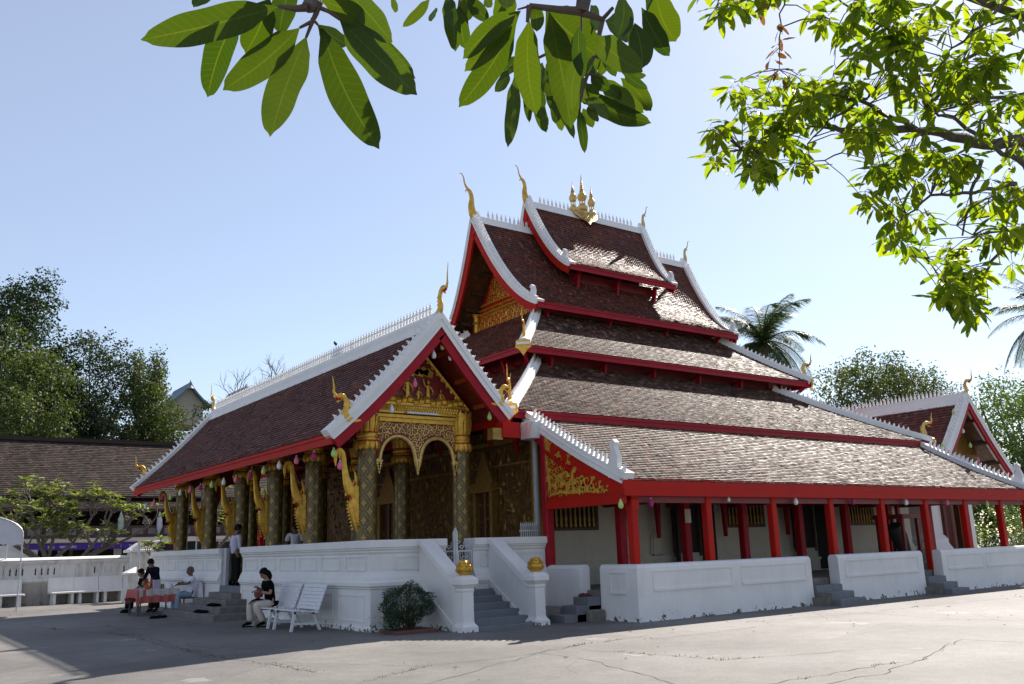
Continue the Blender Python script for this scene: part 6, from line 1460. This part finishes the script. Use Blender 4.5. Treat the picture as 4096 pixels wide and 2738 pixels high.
# ================================================================== EGG LANTERNS
LG={'g':('green','lgreen'),'w':('white','lwhite'),'p':('pink','lpink'),'m':('magenta','lmag')}
LL=[]
fr=[(583,2026,'w'),(616,2012,'p'),(651,1992,'m'),(682,1990,'g'),(721,1972,'w'),(760,1962,'p'),(802,1950,'m'),(847,1940,'g'),(895,1928,'w'),(943,1918,'p'),(1001,1900,'m'),(1054,1884,'g'),(1117,1862,'w'),(1186,1842,'p'),(1256,1825,'m')]
words=['first','second','third','fourth','fifth','sixth','seventh','eighth','ninth','tenth','eleventh','twelfth','thirteenth','fourteenth','fifteenth']
for i,(x,y,c) in enumerate(fr): LL.append((atx(x,y,UL+.10),c,'%s egg lantern under the front porch eave, %s from the far end'%(LG[c][0],words[i])))
LL+=[(aty(1335,1812,VP+.2),'g','green egg lantern hanging at the near corner of the porch eave'),(aty(1360,1862,VP+.3),'p','pink egg lantern in front of the nearest naga bracket'),(aty(1566,1637,VP+.15),'w','white egg lantern in front of the gilded cornice over the arches'),(aty(1659,1534,VP+.12),'p','pink egg lantern before the carved figures of the porch gable'),(aty(1735,1420,VP+.10),'w','white egg lantern, left of the pair near the porch gable peak'),(aty(1770,1385,VP+.10),'g','green egg lantern at the very peak inside the porch gable'),(aty(1802,1428,VP+.10),'w','white egg lantern, right of the pair near the porch gable peak'),(aty(1958,1667,VP+.12),'g','green egg lantern under the right foot of the porch gable')]
for i,(x,y,c,l) in enumerate(((2483,2018,'g','at the front corner of the verandah'),(2604,2012,'m','between the first and second outer verandah posts'),(2915,1998,'w','small, just past the second outer verandah post'),(3183,2006,'w','beside the fourth outer verandah post'),(3412,2007,'m','beneath the verandah eave above the second low wall'),(3624,2009,'w','above the right end of the second low wall'),(3788,2010,'p','in front of the white rear room'),(3948,2017,'g','before the green garden at the far right'))):
    LL.append((aty(x,y,v5+.02),c,'%s egg lantern hanging %s'%(LG[c][0],l)))
for i,(x,y,c,l) in enumerate(((3814,1648,'g','at the peak'),(3796,1713,'w','at the left'),(3852,1724,'w','at the right'),(3772,1784,'g','at the lower left'),(3881,1782,'g','at the lower right'),(3913,1842,'p','at the right foot'))):
    LL.append((aty(x,y,VP+.1),c,'%s egg lantern %s of the rear porch gable'%(LG[c][0],l)))
LL.append((aty(558,2028,VQ+.1),'g','green egg lantern hanging alone beyond the far end of the porch'))
def soffit_z(p): return p.z+.22
protoL={}
for p,c,l in LL:
    small='small,' in l; s=.5 if small else .78
    if c not in protoL:
        t=thing('egg_lantern',l,'lantern',tuple(p),0,'egg shaped paper lanterns')
        b=MB(); b.lathe([(.0,-.125),(.035,-.118),(.062,-.09),(.075,-.045),(.072,0),(.055,.055),(.035,.095),(.02,.112)],(0,0,0),14); b.build('shade',M[LG[c][1]],t,smooth='all',world=False)
        b=MB(); b.lathe([(.022,.108),(.022,.135),(.01,.145)],(0,0,0),8); b.build('cap',M['lwhite'] if True else None,t,world=False)
        b=MB(); b.tube([(0,0,.14),(0,0,.34)],.003,4); b.build('cord',M['dark'],t,world=False); protoL[c]=t
    else: t=copy_tree(protoL[c]); t['label']=l; t.location=p
    t.scale=(s,s,s)
# small bird on the porch ridge railing
p=aty(1486,1365,6); z=ZP+.715
t=thing('bird','small dark bird perched on the porch ridge railing','bird',(U0,6.1,z)); b=MB(); b.tube([(U0,6.1-.10,z-.02),(U0,6.1-.03,z+.02),(U0,6.1+.04,z+.07),(U0,6.1+.07,z+.11),(U0,6.1+.12,z+.11)],[.008,.04,.04,.022,.003],8); b.build('body',M['dark'],t,smooth='all')
for s_ in (-1,1): b=MB(); b.tube([(U0+s_*.012,6.1,z),(U0+s_*.012,6.1,z-.05)],.004,4); b.build('leg',M['dark'],t)
# ================================================================== MANGO FOLIAGE OVERHEAD
rnm=random.Random(99)
def cl(x,y,sc=1.9125,ox=500,oy=0): return (x/sc+ox,y/sc+oy)
NB=thing('mango_tree','near mango tree whose big dark green leaves hang over the top centre of the view','tree',(-10.6,-19.6,0))
lv=MB(); tw=MB()
def bigleaf(x0,y0,x1,y1,w,dep,ox=500,tilt=None):
    a=at(*cl(x0,y0,ox=ox),dep); dd=dep+rnm.uniform(-.10,.12); e=at(*cl(x1,y1,ox=ox),dd); wm=w/1.9125/FPX*dep
    nrm=-FW+RT*rnm.uniform(-.45,.45)+UP*rnm.uniform(-.3,.1); leaf(lv,a,e,wm*1.06,nrm,rnm.uniform(.08,.22),.022,rnm.uniform(-.03,.08),28,rnm)
Lbig=[(1180,50,110,300,250),(1110,-10,920,410,245),(870,110,635,745,230),(1335,215,750,690,225),(1385,290,1105,1040,290),(1470,190,1705,350,130),(1500,210,1938,1140,285),(1640,150,2242,735,250),(1600,-20,2222,605,190),(1280,-120,1180,255,175),(1505,5,1885,205,160),(700,-60,525,45,110),(1700,-60,2050,330,190)]
for k,l in enumerate(Lbig): bigleaf(*l,dep=1.62+.02*(k%5))
Cbig=[(1115,85,675,452,160),(1110,95,680,548,150),(1080,180,640,828,195),(1180,150,1235,880,205),(1330,90,1500,985,235),(1305,75,1690,420,330),(1585,390,1505,845,120),(1690,270,2045,545,205),(1900,-30,1850,290,160),(1985,180,2050,515,185),(2040,60,2257,432,150),(2150,-40,2300,320,230),(1560,200,1590,600,110),(1760,160,1960,300,170),(1220,30,1240,240,110),(1010,-40,1000,60,120),(1650,40,1700,230,120)]
for k,l in enumerate(Cbig): bigleaf(*l,dep=2.0+.03*(k%6),ox=1500)
Csm=[(1065,590,1015,1122,105),(1100,590,1330,952,95),(1310,660,1525,1055,85),(1560,830,1602,1175,80),(1590,700,2112,942,150),(1730,600,2055,860,150),(1880,600,2110,850,130),(540,-20,612,392,125),(640,40,688,382,135),(700,-20,868,160,115),(420,-10,212,205,75),(150,-20,146,92,75),(1020,535,918,705,85),(1090,430,945,575,110),(1640,430,1560,600,90),(1650,560,1790,690,110),(1540,560,1620,800,100),(1180,620,1180,940,70),(1260,740,1310,1015,90),(1350,760,1430,1005,80),(1590,830,1668,975,80),(1600,760,1800,910,110),(1640,800,1705,935,70),(1900,540,2080,675,70),(1870,540,2075,580,60),(1350,500,1300,700,110),(1200,480,1130,600,100),(1420,640,1560,820,90),(1700,420,1860,520,90),(1230,560,1150,820,90),(1480,480,1700,560,120),(1330,440,1420,640,120),(470,60,435,165,70),(850,-20,890,60,70),(1770,640,1880,760,80),(1620,640,1700,760,90)]
Csm+=[(x0+rnm.gauss(0,10),y0,x0+rnm.gauss(0,70),y0+rnm.uniform(170,290),rnm.uniform(70,105)) for x0,y0 in ((1130,300),(1210,380),(1290,480),(1380,540),(1460,600),(1230,640),(1300,620),(1420,700),(1500,640),(1660,300),(1720,330),(1800,380),(1850,300),(560,-40),(660,-60),(760,-60),(960,-60),(1060,-30),(2080,-80),(2160,-90))]
for k,l in enumerate(Csm): bigleaf(*l,dep=2.9+.05*(k%7),ox=1500)
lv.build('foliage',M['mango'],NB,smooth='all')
def br(pts,ox,r0,r1,mb=tw):
    P_=[at(*cl(x,y,ox=ox),d) for x,y,d in pts]; n=len(P_); mb.tube(P_,[r0+(r1-r0)*i/(n-1) for i in range(n)],7)
bb=MB(); br([(1700,-500,1.9),(1520,-60,1.7),(1430,20,1.63),(1400,60,1.62)],500,.020,.012,bb); br([(1400,60,1.62),(1300,70,1.62),(1180,50,1.62)],500,.008,.004); br([(1490,20,1.63),(1460,110,1.63),(1435,165,1.63)],500,.006,.004); br([(1435,165,1.63),(1385,290,1.63)],500,.004,.0025); br([(1435,165,1.63),(1335,215,1.63)],500,.004,.0025); br([(1490,60,1.63),(1560,90,1.63),(1645,150,1.63)],500,.0045,.003); br([(1430,140,1.63),(1475,190,1.63)],500,.004,.0025)
br([(1640,-600,2.2),(1610,-100,2.05),(1580,90,2.05)],1500,.022,.016,bb); br([(1580,90,2.05),(1400,75,2.05),(1180,45,2.05)],1500,.011,.006); br([(1180,45,2.05),(1165,170,2.05)],1500,.007,.004); br([(1180,50,2.05),(1090,75,2.05)],1500,.003,.002); br([(1580,90,2.05),(1580,240,2.05),(1570,390,2.05)],1500,.003,.002); br([(1590,100,2.05),(1740,150,2.05),(1820,60,2.05)],1500,.009,.004)
br([(1740,150,2.9),(1690,380,2.9),(1590,680,2.9),(1560,830,2.9)],1500,.009,.004); br([(1670,425,2.9),(1840,495,2.9),(1930,545,2.9)],1500,.005,.003); br([(1640,560,2.9),(1760,600,2.9)],1500,.004,.002); br([(1020,520,2.9),(1100,515,2.9),(1300,420,2.9),(1560,300,2.9)],1500,.003,.006); br([(1075,500,2.9),(1065,590,2.9)],1500,.002,.002)
for a,e in (((540,-400),(540,-20)),((700,-400),(640,40)),((150,-300),(150,-20)),((420,-300),(420,-10))): br([(a[0],a[1],2.9),(e[0],e[1],2.9)],1500,.006,.003)
tw.build('twigs',M['twig'],NB,smooth=True); 
bb.tube([at(*cl(1700,-500,ox=500),1.9),at(*cl(1700,-1500,ox=500),2.2),V((-10.3,-19.0,3.6)),V((-10.6,-19.6,2.6))],[.02,.04,.09,.14],8)
bb.tube([at(*cl(1640,-600,ox=1500),2.2),at(*cl(1700,-1400,ox=1500),2.4),V((-9.4,-18.6,3.9)),V((-10.5,-19.5,3.0))],[.022,.045,.09,.14],8); bb.build('branches',M['bark'],NB,smooth=True)
b=MB(); b.tube([(-10.6,-19.6,-.1),(-10.62,-19.6,1.2),(-10.6,-19.6,2.6),(-10.7,-19.9,4.5)],[.26,.2,.18,.14],10); b.build('trunk',M['bark'],NB,smooth=True)
# ------- the mango tree at the right, about seven metres away
RTr=thing('mango_tree','sunlit mango tree reaching in over the upper right of the view','tree',(1.6,-15.6,0))
lv=MB(); tw=MB(); bb=MB(); lb=MB()
def Dm(x,y,d=7.0): return D(x,y,d)
def limb(pts,r0,r1,mb=None):
    P_=[Dm(*p) for p in pts]; out=[]
    for i in range(len(P_)-1):
        for k in range(4): out.append(P_[i].lerp(P_[i+1],k/4)+V((rnm.gauss(0,.008),rnm.gauss(0,.008),rnm.gauss(0,.008))))
    out.append(P_[-1]); n=len(out); (mb or bb).tube(out,[r0+(r1-r0)*i/(n-1) for i in range(n)],7); return out
limbs=[limb([(2600,420,7.4),(2346,322,7.2),(2260,335,7.1),(2160,305,7.0),(2060,297,6.9),(1940,300,6.8),(1900,290,6.8)],.06,.016),
 limb([(2100,298,6.9),(2040,270,6.8),(1970,230,6.8),(1880,215,6.7),(1790,245,6.7)],.022,.008),
 limb([(1940,300,6.8),(1860,290,6.8),(1800,310,6.7),(1700,345,6.7)],.012,.005), limb([(1985,225,6.8),(1900,275,6.8),(1850,330,6.7)],.012,.005),
 limb([(1950,305,6.8),(1930,350,6.8),(1850,380,6.8)],.009,.004),
 limb([(2500,700,7.2),(2346,380,7.0),(2300,350,7.0),(2180,270,6.9),(2120,250,6.8)],.03,.008),
 limb([(2520,200,7.2),(2346,215,7.0),(2200,240,7.0),(2140,262,6.9)],.02,.007),
 limb([(2600,-60,7.2),(2346,60,7.0),(2200,140,7.0),(2130,210,6.9)],.025,.008), limb([(2400,-100,7),(2250,60,6.9),(2160,130,6.9)],.018,.006),
 limb([(2330,420,7),(2230,440,6.9),(2130,450,6.8),(2060,510,6.8)],.018,.006), limb([(2420,480,7),(2346,520,6.9),(2300,560,6.9),(2250,640,6.8),(2220,690,6.8)],.02,.006),
 limb([(2420,500,7),(2346,520,6.9),(2240,540,6.9),(2190,590,6.8)],.018,.006), limb([(2250,370,7),(2225,440,6.9),(2205,540,6.8)],.018,.007), limb([(2190,590,6.8),(2180,640,6.8)],.006,.003),
 limb([(2260,550,6.8),(2190,520,6.8),(2140,500,6.8)],.006,.003), limb([(2262,610,6.8),(2260,700,6.8)],.004,.003), limb([(2180,610,6.8),(2130,595,6.8),(2090,585,6.8)],.005,.003),
 limb([(2100,-120,7),(2020,60,6.8),(1960,30,6.8),(1900,-20,6.8)],.014,.006), limb([(1900,-200,6.6),(1800,-40,6.6),(1790,60,6.6),(1785,160,6.6)],.010,.003), limb([(1700,-200,6.6),(1660,-60,6.6),(1640,20,6.6)],.010,.004),limb([(1917,70,6.8),(1914,150,6.8),(1907,180,6.8)],.003,.002)]
def whorl(c,n,Ls,mb,m2=None,sag=.45,dirbias=V((0,0,0))):
    a0=rnm.random()*6.28; ax=V((rnm.gauss(0,.4),rnm.gauss(0,.4),1)).normalized()
    for k in range(n):
        a=a0+2*PI*k/n+rnm.gauss(0,.25); h=V((math.cos(a),math.sin(a),0)); h=(h*rnm.uniform(.5,1)+V((0,0,rnm.uniform(-1.25,.35)-sag*.3))+dirbias).normalized()
        L_=Ls*rnm.uniform(.7,1.15); s0=c+V((rnm.gauss(0,.012),rnm.gauss(0,.012),rnm.gauss(0,.02))); st=s0+h*.022
        nr=V((rnm.gauss(0,.35),rnm.gauss(0,.35),1)); nr=(nr-h*nr.dot(h))
        if nr.length<.1: nr=h.orthogonal()
        leaf(mb,st,st+h*L_,L_*rnm.uniform(.28,.37),nr,rnm.uniform(.1,.3),.03,rnm.uniform(.02,.2),7,rnm); tw.tube([s0,st],.0022,3,cap=False)
def fill(x0,x1,y0,y1,n,d=6.8,dj=.35,Ls=.160,nl=(6,9)):
    for _ in range(n):
        x=rnm.uniform(x0,x1); y=rnm.uniform(y0,y1); ex=abs((x-(x0+x1)/2)/((x1-x0)/2)); ey=abs((y-(y0+y1)/2)/((y1-y0)/2))
        if ex*ex+ey*ey>1.15: continue
        c=D(x,y,d+rnm.gauss(0,dj)); whorl(c,rnm.randint(*nl),Ls,lv)
        best=None
        for L_ in limbs:
            for p in L_:
                q=(p-c).length
                if best is None or q<best[0]: best=(q,p)
        if best[0]<1.2: m_=c.lerp(best[1],.5)+V((0,0,.03)); tw.tube([best[1],m_,c],[.005,.004,.0025],4)
fill(1655,1900,165,290,28); fill(1610,1720,280,370,13); fill(1680,1870,300,400,18); fill(1720,1840,200,420,12); fill(1850,2010,180,300,22); fill(1960,2130,160,350,26); fill(2080,2360,120,400,40); fill(1850,2000,-20,70,14); fill(1960,2120,-20,110,18); fill(2060,2360,-20,200,34); fill(1940,2100,60,170,16)
fill(1980,2190,330,420,26); fill(2150,2360,330,480,20); fill(1960,2070,430,560,13,nl=(5,7)); fill(2030,2130,470,560,9,nl=(4,6)); fill(2230,2360,480,560,12); fill(2060,2140,560,620,4,nl=(3,5)); fill(2140,2240,560,650,11); fill(2150,2230,640,730,9); fill(2210,2290,670,730,6); fill(2170,2260,580,700,7); fill(1600,1700,-40,25,9); fill(1720,1800,-40,10,6)
fill(2280,2370,540,620,3)
for x,y in ((1790,60),(1787,90),(1780,110),(1775,130),(1785,160),(1787,170),(1740,20),(1760,5)): whorl(D(x,y,6.6),rnm.randint(2,4),.12,lb)
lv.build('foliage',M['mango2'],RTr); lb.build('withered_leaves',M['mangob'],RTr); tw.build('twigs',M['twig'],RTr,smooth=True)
e=D(2600,420,7.4); bb.tube([e,e+V((.9,-.3,.2)),V((1.5,-15.5,4.2)),V((1.6,-15.6,3.2))],[.06,.09,.14,.17],9)
for q in ((2500,700,7.2),(2520,200,7.2),(2600,-60,7.2),(2420,500,7),(2420,480,7),(2400,-100,7),(2100,-120,7),(1900,-200,6.6),(1700,-200,6.6)):
    p=D(*q); bb.tube([p,p.lerp(V((1.5,-15.5,4.6)),.5)+V((0,0,.3)),V((1.5,-15.5,4.4))],[.02,.04,.07],6)
bb.build('branches',M['bark'],RTr,smooth=True); b=MB(); b.tube([(1.6,-15.6,-.1),(1.62,-15.6,1.5),(1.6,-15.6,3.2),(1.45,-15.5,4.8),(1.3,-15.3,6.5)],[.32,.25,.21,.17,.1],12); b.build('trunk',M['bark'],RTr,smooth=True)
# ================================================================== CAMERA, LIGHT, SKY
cd=bpy.data.cameras.new('camera'); cam=bpy.data.objects.new('camera',cd); C.objects.link(cam)
cam.matrix_world=Matrix(((RT.x,UP.x,-FW.x,CAM.x),(RT.y,UP.y,-FW.y,CAM.y),(RT.z,UP.z,-FW.z,CAM.z),(0,0,0,1)))
cd.sensor_width=36; cd.lens=36*FPX/4096; cd.clip_end=3000; cd.clip_start=.05
bpy.context.scene.camera=cam
SUN=V((1.08,.445,1.0)).normalized()
sd=bpy.data.lights.new('sun','SUN'); sd.energy=4.9; sd.angle=math.radians(.53); sd.color=(1,.93,.84)
so=bpy.data.objects.new('sun',sd); C.objects.link(so); so.rotation_euler=SUN.to_track_quat('Z','Y').to_euler(); so.location=(20,0,40)
W=bpy.data.worlds.new('World'); bpy.context.scene.world=W; W.use_nodes=True; nt=W.node_tree
bg=nt.nodes['Background']; sk=nt.nodes.new('ShaderNodeTexSky'); sk.sky_type='NISHITA'; sk.sun_disc=False
sk.sun_elevation=math.asin(SUN.z); sk.sun_rotation=math.atan2(SUN.x,SUN.y); sk.altitude=300; sk.air_density=1.0; sk.dust_density=.45; sk.ozone_density=1.0
mx=nt.nodes.new('ShaderNodeMix'); mx.data_type='RGBA'; mx.inputs[0].default_value=.26; nt.links.new(sk.outputs[0],mx.inputs[6]); mx.inputs[7].default_value=(5.6,5.7,6.7,1); nt.links.new(mx.outputs[2],bg.inputs[0]); bg.inputs[1].default_value=.078
sc=bpy.context.scene; sc.view_settings.view_transform='Standard'; sc.view_settings.look='None'; sc.view_settings.gamma=1; sc.view_settings.exposure=1.05
